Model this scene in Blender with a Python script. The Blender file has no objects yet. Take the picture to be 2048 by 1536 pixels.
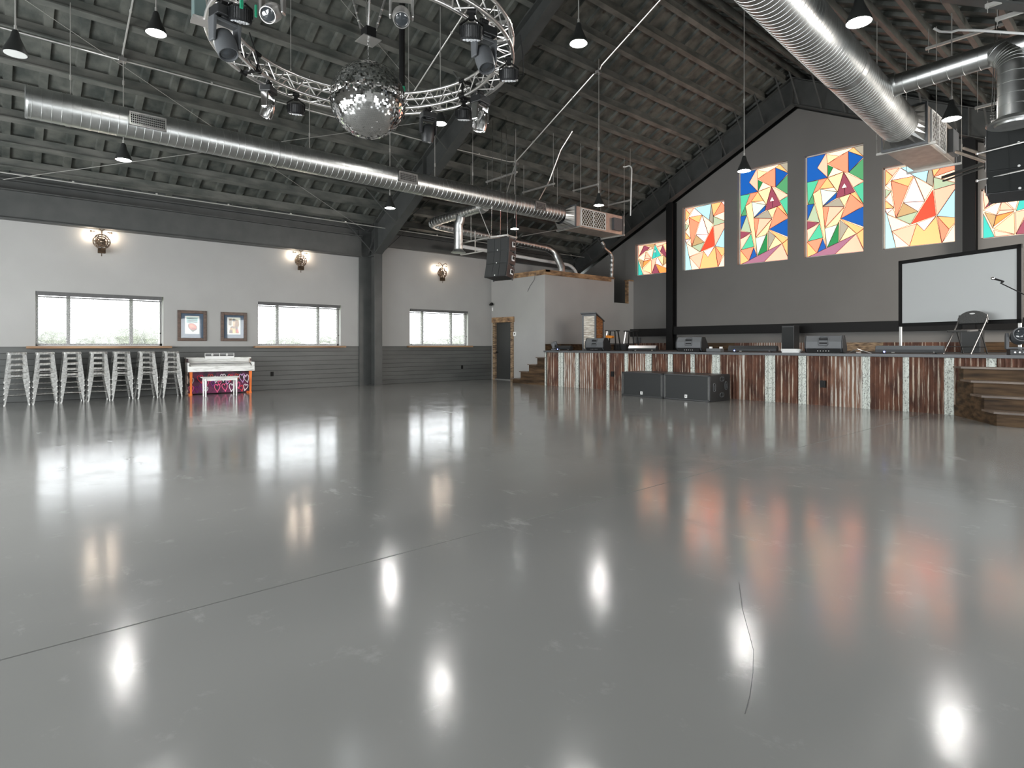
import bpy, math, random
from mathutils import Vector, Matrix
random.seed(7)
PI = math.pi
# ------------------------------------------------------------------ camera, world, exposure
SC = bpy.context.scene
COL = SC.collection
F, HOR, H = 1185.0, 690.0, 1.2            # focal length in px (2048 wide), horizon row, eye height
SA, CA = 0.7503, 0.6611                   # heading of the view, turned left of +Y
cam = bpy.data.cameras.new('camera'); cam_o = bpy.data.objects.new('camera', cam); COL.objects.link(cam_o)
cam.sensor_width = 36.0; cam.lens = F / 2048 * 36.0
cam.shift_y = -(768 - HOR) / 2048.0
cam_o.location = (0, 0, H)
cam_o.rotation_euler = (PI / 2, 0, math.atan2(SA, CA))
cam.clip_end = 300; SC.camera = cam_o
SC.view_settings.view_transform = 'Standard'; SC.view_settings.look = 'None'
SC.view_settings.gamma = 1.0; SC.view_settings.use_curve_mapping = False
SC.view_settings.exposure = 0.0
SC.cycles.use_denoising = True
SC.cycles.sample_clamp_indirect = 4.0
SC.cycles.caustics_reflective = False
SC.cycles.caustics_refractive = False
SC.cycles.max_bounces = 8
SC.cycles.transparent_max_bounces = 16
W = bpy.data.worlds.new('world'); SC.world = W; W.use_nodes = True
W.node_tree.nodes['Background'].inputs[0].default_value = (0.93, 0.97, 1.0, 1)
W.node_tree.nodes['Background'].inputs[1].default_value = 7.0
LAMP_L = 330.0        # radiance of the pendant lamps
SCONCE_L = 130.0
GLASS_L = 1.15

def added_fill_light(name, loc, rot, sx, sy, power, col=(0.95, 0.98, 1.0)):
    l = bpy.data.lights.new(name, 'AREA'); l.shape = 'RECTANGLE'; l.size = sx; l.size_y = sy; l.energy = power; l.color = col
    o = bpy.data.objects.new(name, l); COL.objects.link(o); o.location = loc; o.rotation_euler = rot
    return o
# added fill lights outside made-up windows in the back and right walls
for yy in (-2.6,):
    added_fill_light('added_fill_light', (1.45, yy, 1.7), (0, PI / 2, 0), 1.3, 2.2, 25)
for xx in (-3.2, -7.6, -12.0):
    added_fill_light('added_fill_light', (xx, -4.45, 1.8), (PI / 2, 0, 0), 3.2, 2.6, 500)
added_fill_light('added_fill_light', (1.5, 14.6, 2.95), (0, PI / 2 - .25, 0), 2.2, 2.4, 480, (1, .9, .8))  # added fill at the stage side, warmed to tint the white room
for yy in (3.4, 7.0, 10.6):
    added_fill_light('added_fill_light', (1.45, yy, 1.8), (0, PI / 2, 0), 1.6, 2.4, 60)

def ray(px, py):
    t = (px - 1024) / F; u = (HOR - py) / F
    return Vector((-SA + t * CA, CA + t * SA, u))
def at(px, py, X=None, Y=None, Z=None):   # the point of a vertical or level plane behind a pixel
    d = ray(px, py)
    if X is not None: k = X / d.x
    elif Y is not None: k = Y / d.y
    else: k = (Z - H) / d.z
    return Vector((0, 0, H)) + d * k

# ------------------------------------------------------------------ mesh building
class MB:
    def __init__(s): s.v = []; s.f = []; s.m = []
    def add(s, vs, fs, mi=0):
        b = len(s.v); s.v += [tuple(p) for p in vs]; s.f += [tuple(b + i for i in f) for f in fs]; s.m += [mi] * len(fs)
    def hexa(s, p, mi=0):   # 4 bottom + 4 top, ccw from below/above
        s.add(p, [(3, 2, 1, 0), (4, 5, 6, 7), (0, 1, 5, 4), (1, 2, 6, 5), (2, 3, 7, 6), (3, 0, 4, 7)], mi)
    def box(s, x0, x1, y0, y1, z0, z1, mi=0):
        if x1 < x0: x0, x1 = x1, x0
        if y1 < y0: y0, y1 = y1, y0
        if z1 < z0: z0, z1 = z1, z0
        s.hexa([(x0, y0, z0), (x1, y0, z0), (x1, y1, z0), (x0, y1, z0), (x0, y0, z1), (x1, y0, z1), (x1, y1, z1), (x0, y1, z1)], mi)
    def cbox(s, c, d, R=None, mi=0):
        R = R or Matrix.Identity(3); c = Vector(c); p = []
        for z in (-.5, .5):
            for x, y in ((-.5, -.5), (.5, -.5), (.5, .5), (-.5, .5)):
                p.append(c + R @ Vector((x * d[0], y * d[1], z * d[2])))
        s.hexa(p, mi)
    def bar(s, a, b, w, h, up=(0, 0, 1), mi=0):   # rectangular bar from a to b
        a = Vector(a); b = Vector(b); d = (b - a).normalized(); u = Vector(up)
        if abs(d.dot(u)) > .99: u = Vector((1, 0, 0))
        r = d.cross(u).normalized(); u = r.cross(d)
        p = []
        for q in (a, b):
            for i, j in ((-1, -1), (1, -1), (1, 1), (-1, 1)): p.append(q + r * i * w / 2 + u * j * h / 2)
        s.hexa(p, mi)
    def ring(s, c, d, r, n, ref=None):
        d = Vector(d).normalized(); u = Vector(ref) if ref else Vector((0, 0, 1))
        if abs(d.dot(u)) > .95: u = Vector((1, 0, 0))
        a = d.cross(u).normalized(); b = d.cross(a)
        return [Vector(c) + (a * math.cos(2 * PI * k / n) + b * math.sin(2 * PI * k / n)) * r for k in range(n)]
    def tube(s, pts, r, n=8, caps=True, mi=0, closed=False):
        pts = [Vector(p) for p in pts]; m = len(pts); rings = []; ref = None
        rs = r if isinstance(r, (list, tuple)) else [r] * m
        for i, p in enumerate(pts):
            if closed: d = pts[(i + 1) % m] - pts[i - 1]
            else: d = (pts[min(i + 1, m - 1)] - pts[max(i - 1, 0)])
            if d.length < 1e-9: d = Vector((0, 0, 1))
            d.normalize()
            if ref is None:
                u = Vector((0, 0, 1))
                if abs(d.dot(u)) > .95: u = Vector((1, 0, 0))
                ref = d.cross(u).normalized()
            else:
                q = ref - d * ref.dot(d)
                if q.length > 1e-6: ref = q.normalized()
            b = d.cross(ref)
            rings.append([p + (ref * math.cos(2 * PI * k / n) + b * math.sin(2 * PI * k / n)) * rs[i] for k in range(n)])
        vs = [q for R in rings for q in R]; fs = []
        for i in range(m if closed else m - 1):
            j = (i + 1) % m
            for k in range(n): fs.append((i * n + k, i * n + (k + 1) % n, j * n + (k + 1) % n, j * n + k))
        if caps and not closed: fs.append(tuple(range(n - 1, -1, -1))); fs.append(tuple((m - 1) * n + k for k in range(n)))
        s.add(vs, fs, mi)
    def cyl(s, a, b, r, r2=None, n=12, mi=0, caps=True): s.tube([a, b], [r, r if r2 is None else r2], n, caps, mi)
    def lathe(s, prof, n=24, c=(0, 0, 0), R=None, mi=0):
        R = R or Matrix.Identity(3); c = Vector(c); vs = []; fs = []; m = len(prof)
        for r, z in prof:
            for k in range(n): vs.append(c + R @ Vector((r * math.cos(2 * PI * k / n), r * math.sin(2 * PI * k / n), z)))
        for i in range(m - 1):
            for k in range(n): fs.append((i * n + k, i * n + (k + 1) % n, (i + 1) * n + (k + 1) % n, (i + 1) * n + k))
        if prof[0][0] > 1e-6: fs.append(tuple(range(n - 1, -1, -1)))
        if prof[-1][0] > 1e-6: fs.append(tuple((m - 1) * n + k for k in range(n)))
        s.add(vs, fs, mi)
    def prism(s, poly, o, u, v, t, mi=0):  # polygon in plane o + a*u + b*v, extruded by vector t
        o, u, v, t = map(Vector, (o, u, v, t)); n = len(poly)
        a = [o + u * p[0] + v * p[1] for p in poly]; b = [p + t for p in a]
        s.add(a + b, [tuple(range(n - 1, -1, -1)), tuple(range(n, 2 * n))] + [(i, (i + 1) % n, n + (i + 1) % n, n + i) for i in range(n)], mi)
    def sphere(s, c, r, n=12, sc=(1, 1, 1), mi=0):
        m = max(4, n // 2); prof = [(math.sin(PI * i / m), -math.cos(PI * i / m)) for i in range(m + 1)]
        prof[0] = (0, -1); prof[-1] = (0, 1)
        s.lathe([(max(a, 0), b) for a, b in prof], n, c, Matrix.Diagonal((r * sc[0], r * sc[1], r * sc[2])), mi)

def obj(name, mb, mats, parent=None, smooth=False, bevel=0, local=False, kind=None):
    me = bpy.data.meshes.new(name)
    off = Vector((0, 0, 0))
    q = parent
    if not local:
        while q is not None: off += q.location; q = q.parent
    me.from_pydata([(a - off.x, b - off.y, c - off.z) for a, b, c in mb.v], [], mb.f)
    if not isinstance(mats, (list, tuple)): mats = [mats]
    for m in mats: me.materials.append(m)
    if len(mats) > 1: me.polygons.foreach_set('material_index', mb.m)
    import bmesh
    bm = bmesh.new(); bm.from_mesh(me)
    bmesh.ops.recalc_face_normals(bm, faces=bm.faces[:]); bm.to_mesh(me); bm.free()
    if smooth: me.shade_smooth()
    o = bpy.data.objects.new(name, me); COL.objects.link(o)
    if parent is not None: o.parent = parent
    if smooth:
        try:
            me.set_sharp_from_angle(angle=math.radians(38))
        except Exception: pass
    if bevel:
        b = o.modifiers.new('bevel', 'BEVEL'); b.width = bevel; b.segments = 2; b.limit_method = 'ANGLE'
    if kind: o['kind'] = kind
    return o
def thing(name, label, cat, loc=(0, 0, 0), rot=0, group=None, kind=None):
    o = bpy.data.objects.new(name, None); o.empty_display_size = .1; COL.objects.link(o)
    o.location = loc; o.rotation_euler = (0, 0, rot); o['label'] = label; o['category'] = cat
    if group: o['group'] = group
    if kind: o['kind'] = kind
    return o
def tag(o, label, cat, group=None, kind=None):
    o['label'] = label; o['category'] = cat
    if group: o['group'] = group
    if kind: o['kind'] = kind
    return o
def kids(o): return [c for c in bpy.data.objects if c.parent == o]
def copy_tree(o, loc, rot=None, label=None, group=None):
    def rec(s, par):
        c = s.copy(); COL.objects.link(c); c.parent = par
        for k in CH.get(s.name, []): rec(k, c)
        return c
    CH = {}
    for k in bpy.data.objects:
        if k.parent is not None: CH.setdefault(k.parent.name, []).append(k)
    r = rec(o, None); r.location = loc
    if rot is not None: r.rotation_euler = (0, 0, rot) if not isinstance(rot, tuple) else rot
    if label: r['label'] = label
    if group: r['group'] = group
    return r

# ------------------------------------------------------------------ materials
def lin(c): return tuple(((x / 255) / 12.92 if x / 255 <= .04045 else ((x / 255 + .055) / 1.055) ** 2.4) for x in c)
def mat(name, col, rough=.5, metal=0.0, em=None, ems=1.0, noise=None, nscale=8, stretch=(1, 1, 1), bump=0, bscale=40, rvar=0, spec=.5, coat=0):
    m = bpy.data.materials.new(name); m.use_nodes = True; nt = m.node_tree; B = nt.nodes['Principled BSDF']
    B.inputs['Base Color'].default_value = (*col, 1); B.inputs['Roughness'].default_value = rough; B.inputs['Metallic'].default_value = metal
    B.inputs['Specular IOR Level'].default_value = spec
    if coat: B.inputs['Coat Weight'].default_value = coat; B.inputs['Coat Roughness'].default_value = .08
    if em: B.inputs['Emission Color'].default_value = (*em, 1); B.inputs['Emission Strength'].default_value = ems
    if noise or bump or rvar:
        tc = nt.nodes.new('ShaderNodeTexCoord'); mp = nt.nodes.new('ShaderNodeMapping'); mp.inputs['Scale'].default_value = stretch
        nt.links.new(tc.outputs['Object'], mp.inputs[0])
        nz = nt.nodes.new('ShaderNodeTexNoise'); nz.inputs['Scale'].default_value = nscale; nz.inputs['Detail'].default_value = 5
        nt.links.new(mp.outputs[0], nz.inputs['Vector'])
    if noise:
        r = nt.nodes.new('ShaderNodeValToRGB'); r.color_ramp.elements[0].position = noise[2] if len(noise) > 2 else .35; r.color_ramp.elements[1].position = noise[3] if len(noise) > 3 else .65
        r.color_ramp.elements[0].color = (*noise[0], 1); r.color_ramp.elements[1].color = (*noise[1], 1)
        nt.links.new(nz.outputs['Fac'], r.inputs[0]); nt.links.new(r.outputs[0], B.inputs['Base Color'])
    if rvar:
        a = nt.nodes.new('ShaderNodeMapRange'); a.inputs[1].default_value = .3; a.inputs[2].default_value = .7
        a.inputs[3].default_value = max(.02, rough - rvar); a.inputs[4].default_value = rough + rvar
        nt.links.new(nz.outputs['Fac'], a.inputs[0]); nt.links.new(a.outputs[0], B.inputs['Roughness'])
    if bump:
        n2 = nt.nodes.new('ShaderNodeTexNoise'); n2.inputs['Scale'].default_value = bscale; n2.inputs['Detail'].default_value = 3
        nt.links.new(mp.outputs[0], n2.inputs['Vector'])
        b = nt.nodes.new('ShaderNodeBump'); b.inputs['Strength'].default_value = bump; b.inputs['Distance'].default_value = .01
        nt.links.new(n2.outputs['Fac'], b.inputs['Height']); nt.links.new(b.outputs[0], B.inputs['Normal'])
    return m
M = {}
M['wall'] = mat('wall_paint', (.34, .338, .325), .55, noise=((.33, .328, .315), (.35, .348, .335)), nscale=1.2, bump=.15, bscale=60)
M['wains'] = mat('wainscot_paint', (.085, .088, .084), .42, noise=((.075, .078, .075), (.097, .1, .096)), nscale=3, stretch=(1, .3, 1))
M['stagewall'] = mat('stage_wall_paint', (.165, .159, .149), .6, noise=((.159, .153, .143), (.171, .165, .155)), nscale=.8)
M['steel'] = mat('painted_steel', (.058, .061, .058), .45, noise=((.05, .053, .051), (.066, .068, .065)), nscale=3)
M['steel2'] = mat('purlin_steel', (.1, .1, .09), .5, noise=((.06, .066, .059), (.13, .13, .116)), nscale=5, stretch=(1, .4, 1))
M['deck'] = mat('roof_deck', (.075, .078, .07), .6, noise=((.038, .044, .039), (.112, .115, .1)), nscale=3, bump=.3, bscale=25)
M['black'] = mat('black_paint', (.008, .008, .008), .6, spec=.25)
M['blackp'] = mat('black_plastic', (.018, .019, .02), .38, bump=.2, bscale=120)
M['gray_p'] = mat('grey_plastic', (.09, .095, .1), .45, bump=.2, bscale=120)
M['galv'] = mat('galvanized_duct', (.55, .56, .55), .36, 1.0, noise=((.5, .51, .5), (.62, .63, .62)), nscale=5)
M['alu'] = mat('aluminium', (.8, .78, .76), .28, .9)
M['chrome'] = mat('chrome', (.85, .85, .85), .12, 1.0)
M['conduit'] = mat('conduit_steel', (.75, .74, .7), .35, .7)
M['rod'] = mat('threaded_rod', (.5, .49, .46), .45, .6)
M['stool'] = mat('stool_steel', (.42, .42, .4), .38, .85, noise=((.3, .3, .285), (.5, .5, .48)), nscale=30, rvar=.08)
M['oak'] = mat('ledge_wood', (.32, .19, .1), .45, noise=((.2, .11, .055), (.4, .25, .14)), nscale=6, stretch=(1, .12, 1))
M['darkwood'] = mat('stair_wood', (.06, .036, .018), .65, spec=.22, noise=((.025, .015, .008), (.1, .06, .03)), nscale=6, stretch=(.25, 1, 2.2), bump=.2)
M['nosing'] = mat('tread_wood', (.12, .088, .064), .45, noise=((.085, .06, .045), (.16, .12, .09)), nscale=8, stretch=(.2, 1, 1))
M['oldwood'] = mat('weathered_wood', (.22, .15, .09), .7, noise=((.06, .035, .02), (.4, .28, .17)), nscale=14, stretch=(.4, .4, 3), bump=.5)
M['rimwood'] = mat('rim_board', (.25, .15, .08), .6, noise=((.1, .055, .03), (.4, .25, .13)), nscale=10, stretch=(.5, .3, 1), bump=.3)
M['white'] = mat('white_paint', (.78, .78, .76), .4)
M['whitep'] = mat('white_plastic', (.75, .75, .74), .35)
M['pianow'] = mat('white_distressed', (.72, .72, .68), .45, noise=((.45, .45, .42), (.8, .8, .77), .3, .5), nscale=26, stretch=(1, .15, 1))
M['orange'] = mat('orange_paint', (.9, .2, .03), .4)
M['keyblack'] = mat('key_black', (.01, .01, .01), .2)
M['frame'] = mat('picture_frame_wood', (.07, .038, .022), .35, noise=((.045, .024, .015), (.1, .055, .034)), nscale=12, stretch=(1, 1, 3))
M['navy'] = mat('navy_mat_board', (.05, .085, .13), .6)
M['paper'] = mat('art_paper', (.7, .72, .66), .7)
M['screen'] = mat('projection_fabric', (.56, .58, .58), .8)
M['vinyl'] = mat('window_vinyl', (.6, .59, .58), .4)
M['bulb'] = mat('lamp_glow', (1, 1, 1), .5, em=(1.0, .99, .95), ems=LAMP_L)
M['warm'] = mat('warm_bulb', (1, 1, 1), .5, em=(1.0, .83, .66), ems=SCONCE_L)
M['shade'] = mat('lamp_shade_black', (.02, .021, .02), .4)
M['shadein'] = mat('lamp_diffuser_off', (.55, .56, .54), .4)
M['bronze'] = mat('sconce_bronze', (.17, .12, .085), .35, .8, noise=((.09, .06, .045), (.3, .24, .18)), nscale=30)
M['mirror'] = mat('mirror_tile', (.9, .9, .9), .04, 1.0)
M['led'] = mat('led_lens', (.85, .87, .9), .12, .3)
M['lens'] = mat('glass_lens', (.03, .035, .04), .05, 0, coat=1)
M['fabric'] = mat('dark_upholstery', (.05, .05, .048), .85, noise=((.03, .03, .03), (.1, .1, .095)), nscale=180)
M['chairmetal'] = mat('chair_metal', (.08, .08, .078), .35, .6)
M['grille'] = mat('speaker_grille', (.02, .022, .022), .55, .3)
M['copper'] = mat('insulated_unit', (.56, .5, .44), .42, .85, noise=((.5, .44, .39), (.62, .56, .5)), nscale=6)
M['white_led'] = mat('blue_led', (.2, .2, 1), .3, em=(.25, .3, 1), ems=6)
M['red_led'] = mat('red_led', (1, .1, .1), .3, em=(1, .05, .05), ems=4)
M['green'] = mat('green_tape', (.02, .3, .16), .5)
M['blue'] = mat('blue_connector', (.08, .1, .6), .4)
M['stone'] = mat('white_board_side', (.6, .56, .48), .7, noise=((.35, .3, .24), (.72, .68, .6)), nscale=12, stretch=(.5, .5, 2.5), bump=.5)
M['redwood'] = mat('amber_board', (.33, .13, .04), .55, noise=((.2, .07, .02), (.45, .2, .07)), nscale=12, stretch=(.5, .5, 2.5), bump=.4)
M['door'] = mat('door_paint', (.035, .036, .034), .45)
M['carpet'] = mat('stage_carpet', (.02, .02, .02), .8)
M['foliage'] = mat('tree_foliage', (.42, .44, .38), .9, noise=((.3, .32, .26), (.52, .54, .48)), nscale=3)
M['lawn'] = mat('lawn', (.25, .3, .15), .9)
M['galvstrip'] = mat('galvanized_strip', (.48, .5, .46), .55, .1, noise=((.2, .21, .19), (.54, .57, .52), .36, .5), nscale=60, stretch=(1, 1, .5), bump=.2)
def rustmat(name, a, b, c, lo, hi, sc):
    m = mat(name, a, .75, noise=(a, b, .35, .6), nscale=5, stretch=(1, 1, .5), bump=.4, bscale=60)
    nt = m.node_tree; B = nt.nodes['Principled BSDF']; ramp = B.inputs['Base Color'].links[0].from_node
    tc = nt.nodes.new('ShaderNodeTexCoord'); mp = nt.nodes.new('ShaderNodeMapping'); mp.inputs['Scale'].default_value = (.8, 1, .05)
    n = nt.nodes.new('ShaderNodeTexNoise'); n.inputs['Scale'].default_value = sc; n.inputs['Detail'].default_value = 6; n.inputs['Roughness'].default_value = .7
    r = nt.nodes.new('ShaderNodeValToRGB'); r.color_ramp.elements[0].position = lo; r.color_ramp.elements[1].position = hi
    mx = nt.nodes.new('ShaderNodeMixRGB'); mx.inputs[2].default_value = (*c, 1)
    def Mt(op, u, v=None):
        q = nt.nodes.new('ShaderNodeMath'); q.operation = op
        for i, w in enumerate((u, v)):
            if w is None: continue
            if isinstance(w, (int, float)): q.inputs[i].default_value = w
            else: nt.links.new(w, q.inputs[i])
        return q.outputs[0]
    nt.links.new(tc.outputs['Object'], mp.inputs[0]); nt.links.new(mp.outputs[0], n.inputs['Vector'])
    sp = nt.nodes.new('ShaderNodeSeparateXYZ'); nt.links.new(tc.outputs['Object'], sp.inputs[0])
    rid = Mt('SINE', Mt('MULTIPLY', Mt('ADD', sp.outputs[0], -6.0), 2 * PI / .076))      # pale streaks gathered on the crests paint in the corrugation's shading
    f = Mt('ADD', n.outputs['Fac'], Mt('MULTIPLY', rid, -.08))
    nt.links.new(f, r.inputs[0])
    nt.links.new(r.outputs[0], mx.inputs[0]); nt.links.new(ramp.outputs[0], mx.inputs[1]); nt.links.new(mx.outputs[0], B.inputs['Base Color'])
    return m
M['rust'] = rustmat('rusted_sheet', (.06, .024, .015), (.14, .058, .033), (.5, .42, .33), .57, .67, 24)
M['rust2'] = rustmat('half_rusted_sheet', (.14, .07, .045), (.24, .13, .085), (.58, .55, .49), .5, .6, 24)
def floormat():
    m = bpy.data.materials.new('polished_concrete'); m.use_nodes = True; nt = m.node_tree; B = nt.nodes['Principled BSDF']; L = nt.links.new
    def N(t): return nt.nodes.new('ShaderNode' + t)
    tc = N('TexCoord')
    def noise(sc, det, rough=.5, st=(1, 1, 1)):
        mp = N('Mapping'); mp.inputs['Scale'].default_value = st; L(tc.outputs['Object'], mp.inputs[0])
        n = N('TexNoise'); n.inputs['Scale'].default_value = sc; n.inputs['Detail'].default_value = det; n.inputs['Roughness'].default_value = rough
        L(mp.outputs[0], n.inputs['Vector']); return n.outputs['Fac']
    def ramp(f, p0, p1, c0, c1):
        r = N('ValToRGB'); r.color_ramp.elements[0].position = p0; r.color_ramp.elements[1].position = p1
        r.color_ramp.elements[0].color = (*c0, 1); r.color_ramp.elements[1].color = (*c1, 1); L(f, r.inputs[0]); return r.outputs[0]
    a = ramp(noise(.35, 3), .3, .7, (.185, .187, .177), (.222, .222, .211))
    b = ramp(noise(4, 8, .7), .6, .72, (0, 0, 0), (1, 1, 1))
    mx = N('MixRGB'); mx.inputs[2].default_value = (.36, .36, .35, 1); L(a, mx.inputs[1])
    mul = N('Math'); mul.operation = 'MULTIPLY'; mul.inputs[1].default_value = .35; L(b, mul.inputs[0]); L(mul.outputs[0], mx.inputs[0])
    L(mx.outputs[0], B.inputs['Base Color'])
    r = N('MapRange'); r.inputs[1].default_value = .3; r.inputs[2].default_value = .75; r.inputs[3].default_value = .085; r.inputs[4].default_value = .18
    L(noise(2.2, 7, .65), r.inputs[0])
    w1 = ramp(noise(3.2, 9, .72, (.45, 1, 1)), .6, .66, (0, 0, 0), (1, 1, 1)); w2 = ramp(noise(.7, 2), .48, .6, (0, 0, 0), (1, 1, 1))
    wm = N('Math'); wm.operation = 'MULTIPLY'; L(w1, wm.inputs[0]); L(w2, wm.inputs[1])
    wr = N('Math'); wr.operation = 'MULTIPLY_ADD'; wr.inputs[1].default_value = .14; L(wm.outputs[0], wr.inputs[0]); L(r.outputs[0], wr.inputs[2])
    L(wr.outputs[0], B.inputs['Roughness'])
    m3 = N('MixRGB'); m3.inputs[2].default_value = (.42, .42, .41, 1); w4 = N('Math'); w4.operation = 'MULTIPLY'; w4.inputs[1].default_value = .3; L(wm.outputs[0], w4.inputs[0])
    L(w4.outputs[0], m3.inputs[0]); L(mx.outputs[0], m3.inputs[1]); L(m3.outputs[0], B.inputs['Base Color'])
    bp = N('Bump'); bp.inputs['Strength'].default_value = .12; bp.inputs['Distance'].default_value = .003
    L(noise(16.0, 8, .7), bp.inputs['Height']); L(bp.outputs[0], B.inputs['Normal'])
    B.inputs['Specular IOR Level'].default_value = .62
    return m
M['floor'] = floormat()
def blindmat(name, op):
    m = bpy.data.materials.new(name); m.use_nodes = True; nt = m.node_tree; nt.nodes.clear(); L = nt.links.new
    o = nt.nodes.new('ShaderNodeOutputMaterial'); t = nt.nodes.new('ShaderNodeBsdfTransparent'); d = nt.nodes.new('ShaderNodeBsdfTranslucent'); d2 = nt.nodes.new('ShaderNodeBsdfDiffuse')
    d.inputs[0].default_value = (.13, .13, .13, 1); d2.inputs[0].default_value = (.4, .4, .4, 1)
    a = nt.nodes.new('ShaderNodeMixShader'); a.inputs[0].default_value = .25; L(d.outputs[0], a.inputs[1]); L(d2.outputs[0], a.inputs[2])
    b = nt.nodes.new('ShaderNodeMixShader'); L(t.outputs[0], b.inputs[1]); L(a.outputs[0], b.inputs[2]); L(b.outputs[0], o.inputs[0])
    tc = nt.nodes.new('ShaderNodeTexCoord'); v = nt.nodes.new('ShaderNodeTexVoronoi'); v.inputs['Scale'].default_value = 45; L(tc.outputs['Object'], v.inputs['Vector'])
    r = nt.nodes.new('ShaderNodeMapRange'); r.inputs[1].default_value = .15; r.inputs[2].default_value = .5; r.inputs[3].default_value = op - .35; r.inputs[4].default_value = op + .3
    L(v.outputs['Distance'], r.inputs[0]); L(r.outputs[0], b.inputs[0])
    return m
M['blind'] = blindmat('mesh_blind', .45)
def glassmat():
    m = bpy.data.materials.new('window_glass'); m.use_nodes = True; nt = m.node_tree; nt.nodes.clear(); L = nt.links.new
    o = nt.nodes.new('ShaderNodeOutputMaterial'); t = nt.nodes.new('ShaderNodeBsdfTransparent'); g = nt.nodes.new('ShaderNodeBsdfGlossy'); g.inputs['Roughness'].default_value = .03
    b = nt.nodes.new('ShaderNodeMixShader'); b.inputs[0].default_value = .025; L(t.outputs[0], b.inputs[1]); L(g.outputs[0], b.inputs[2]); L(b.outputs[0], o.inputs[0])
    return m
M['glass'] = glassmat()
def em(name, c, s=None):
    e = lin(c)
    if c[0] > 240: e = (e[0] * 1.8, e[1] * 1.12, e[2])      # panes glow in place of outside light; red raised for orange reflections
    return mat(name, tuple(x * .3 for x in lin(c)), .25, em=e, ems=GLASS_L if s is None else s)
# ------------------------------------------------------------------ the hall (left wall X=XL, stage wall Y=YS, ridge X=RX)
XL, XR, YS, YB, RX = -16.2, 1.1, 17.9, -4.0, -7.55
def zr(x): return 9.0 - .51 * abs(x - RX)         # underside of the purlins
def zg(x): return 8.18 - .49 * abs(x - RX)        # top edge of the stage wall sheeting
ORD = ['first', 'second', 'third', 'fourth', 'fifth', 'sixth', 'seventh', 'eighth', 'ninth', 'tenth', 'eleventh', 'twelfth', 'thirteenth', 'fourteenth', 'fifteenth', 'sixteenth']
# floor with its control joints as grooves between slabs
b = MB()
for x0, x1 in ((XL - .2, -8.99), (-8.98, -2.986), (-2.975, XR + .2)):
    b.box(x0, x1, YB - .2, YS + .2, -.15, 0)
obj('floor', b, M['floor'], kind='structure')
b = MB(); b.box(XL, XR, YB, YS, -.2, -.008); obj('floor_joint_filler', b, M['black'], kind='structure')

def wall_x(name, x0, x1, ya, yb, z0, z1, holes, m):      # wall standing along Y with window holes (y0,y1,z0,z1)
    b = MB(); ys = sorted({ya, yb, *[h[0] for h in holes], *[h[1] for h in holes]})
    for a, c in zip(ys, ys[1:]):
        hh = [h for h in holes if h[0] <= a + 1e-6 and h[1] >= c - 1e-6]
        if hh:
            b.box(x0, x1, a, c, z0, hh[0][2]); b.box(x0, x1, a, c, hh[0][3], z1)
        else: b.box(x0, x1, a, c, z0, z1)
    return obj(name, b, m, kind='structure')
WINS = [(.73, 3.12), (5.32, 7.64), (9.97, 12.27)]
WZ0, WZ1 = 1.18, 2.35
wall_x('wall_left', XL, XL - .25, YB, YS, 0, 4.22, [(a, c, WZ0, WZ1) for a, c in WINS], M['wall'])
b = MB(); b.box(XL, XL - .25, YB, YS, 4.22, 5.6); obj('wall_left_upper', b, M['steel'], kind='structure')
RW = [(2.2, 4.6), (5.8, 8.2), (9.4, 11.8)]  # made-up window openings for the added fill lights
wall_x('wall_right', XR, XR + .25, YB, YS, 0, 5.6, [(a, c, 1.0, 2.6) for a, c in RW] + [(-3.7, -1.5, .1, 2.3), (13.3, 15.9, 1.8, 4.05)], M['wall'])  # the last two openings are likewise added for fill lights
def gable(name, y0, y1, holes, m, top, zb=0):
    b = MB(); xs = sorted({XL - .25, XR + .25, RX, *[h[0] for h in holes], *[h[1] for h in holes]})
    def slab(a, c, za, zb_, zc=None, zd=None):
        zc = zb_ if zc is None else zc; zd = zb_ if zd is None else zd
        b.hexa([(a, y0, za), (c, y0, za), (c, y1, za), (a, y1, za), (a, y0, zc), (c, y0, zd), (c, y1, zd), (a, y1, zc)])
    for a, c in zip(xs, xs[1:]):
        hh = [h for h in holes if h[0] <= a + 1e-6 and h[1] >= c - 1e-6]
        if hh:
            slab(a, c, zb, hh[0][2]); slab(a, c, hh[0][3], 0, top(a), top(c))
        else: slab(a, c, zb, 0, top(a), top(c))
    return obj(name, b, m, kind='structure')
GW = [(-13.42, -11.91, 3.75, 4.91), (-11.43, -9.89, 3.75, 5.93), (-9.43, -7.85, 3.75, 6.73),
      (-7.37, -5.80, 3.75, 6.73), (-5.34, -3.75, 3.75, 5.93), (-3.25, -1.72, 3.75, 4.95)]
gable('wall_stage', YS, YS + .3, GW, M['stagewall'], zg)
b = MB()
for s in (-1, 1):   # dark sheeting above the stage wall, behind the end frame
    x0, x1 = RX, RX + s * 9.0
    b.hexa([(x0, YS + .31, zg(x0) - .3), (x1, YS + .31, zg(x1) - .3), (x1, YS + .4, zg(x1) - .3), (x0, YS + .4, zg(x0) - .3),
            (x0, YS + .31, zr(x0) + .4), (x1, YS + .31, zr(x1) + .4), (x1, YS + .4, zr(x1) + .4), (x0, YS + .4, zr(x0) + .4)])
obj('wall_gable', b, M['steel'], kind='structure')
BW = [(-13.6, -10.4, .5, 3.1), (-9.2, -6.0, .5, 3.1), (-4.8, -1.6, .5, 3.1)]  # made-up openings in the unseen back wall, added for fill lights
gable('wall_back', YB - .25, YB, BW, M['wall'], lambda x: zr(x) + .3)
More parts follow.
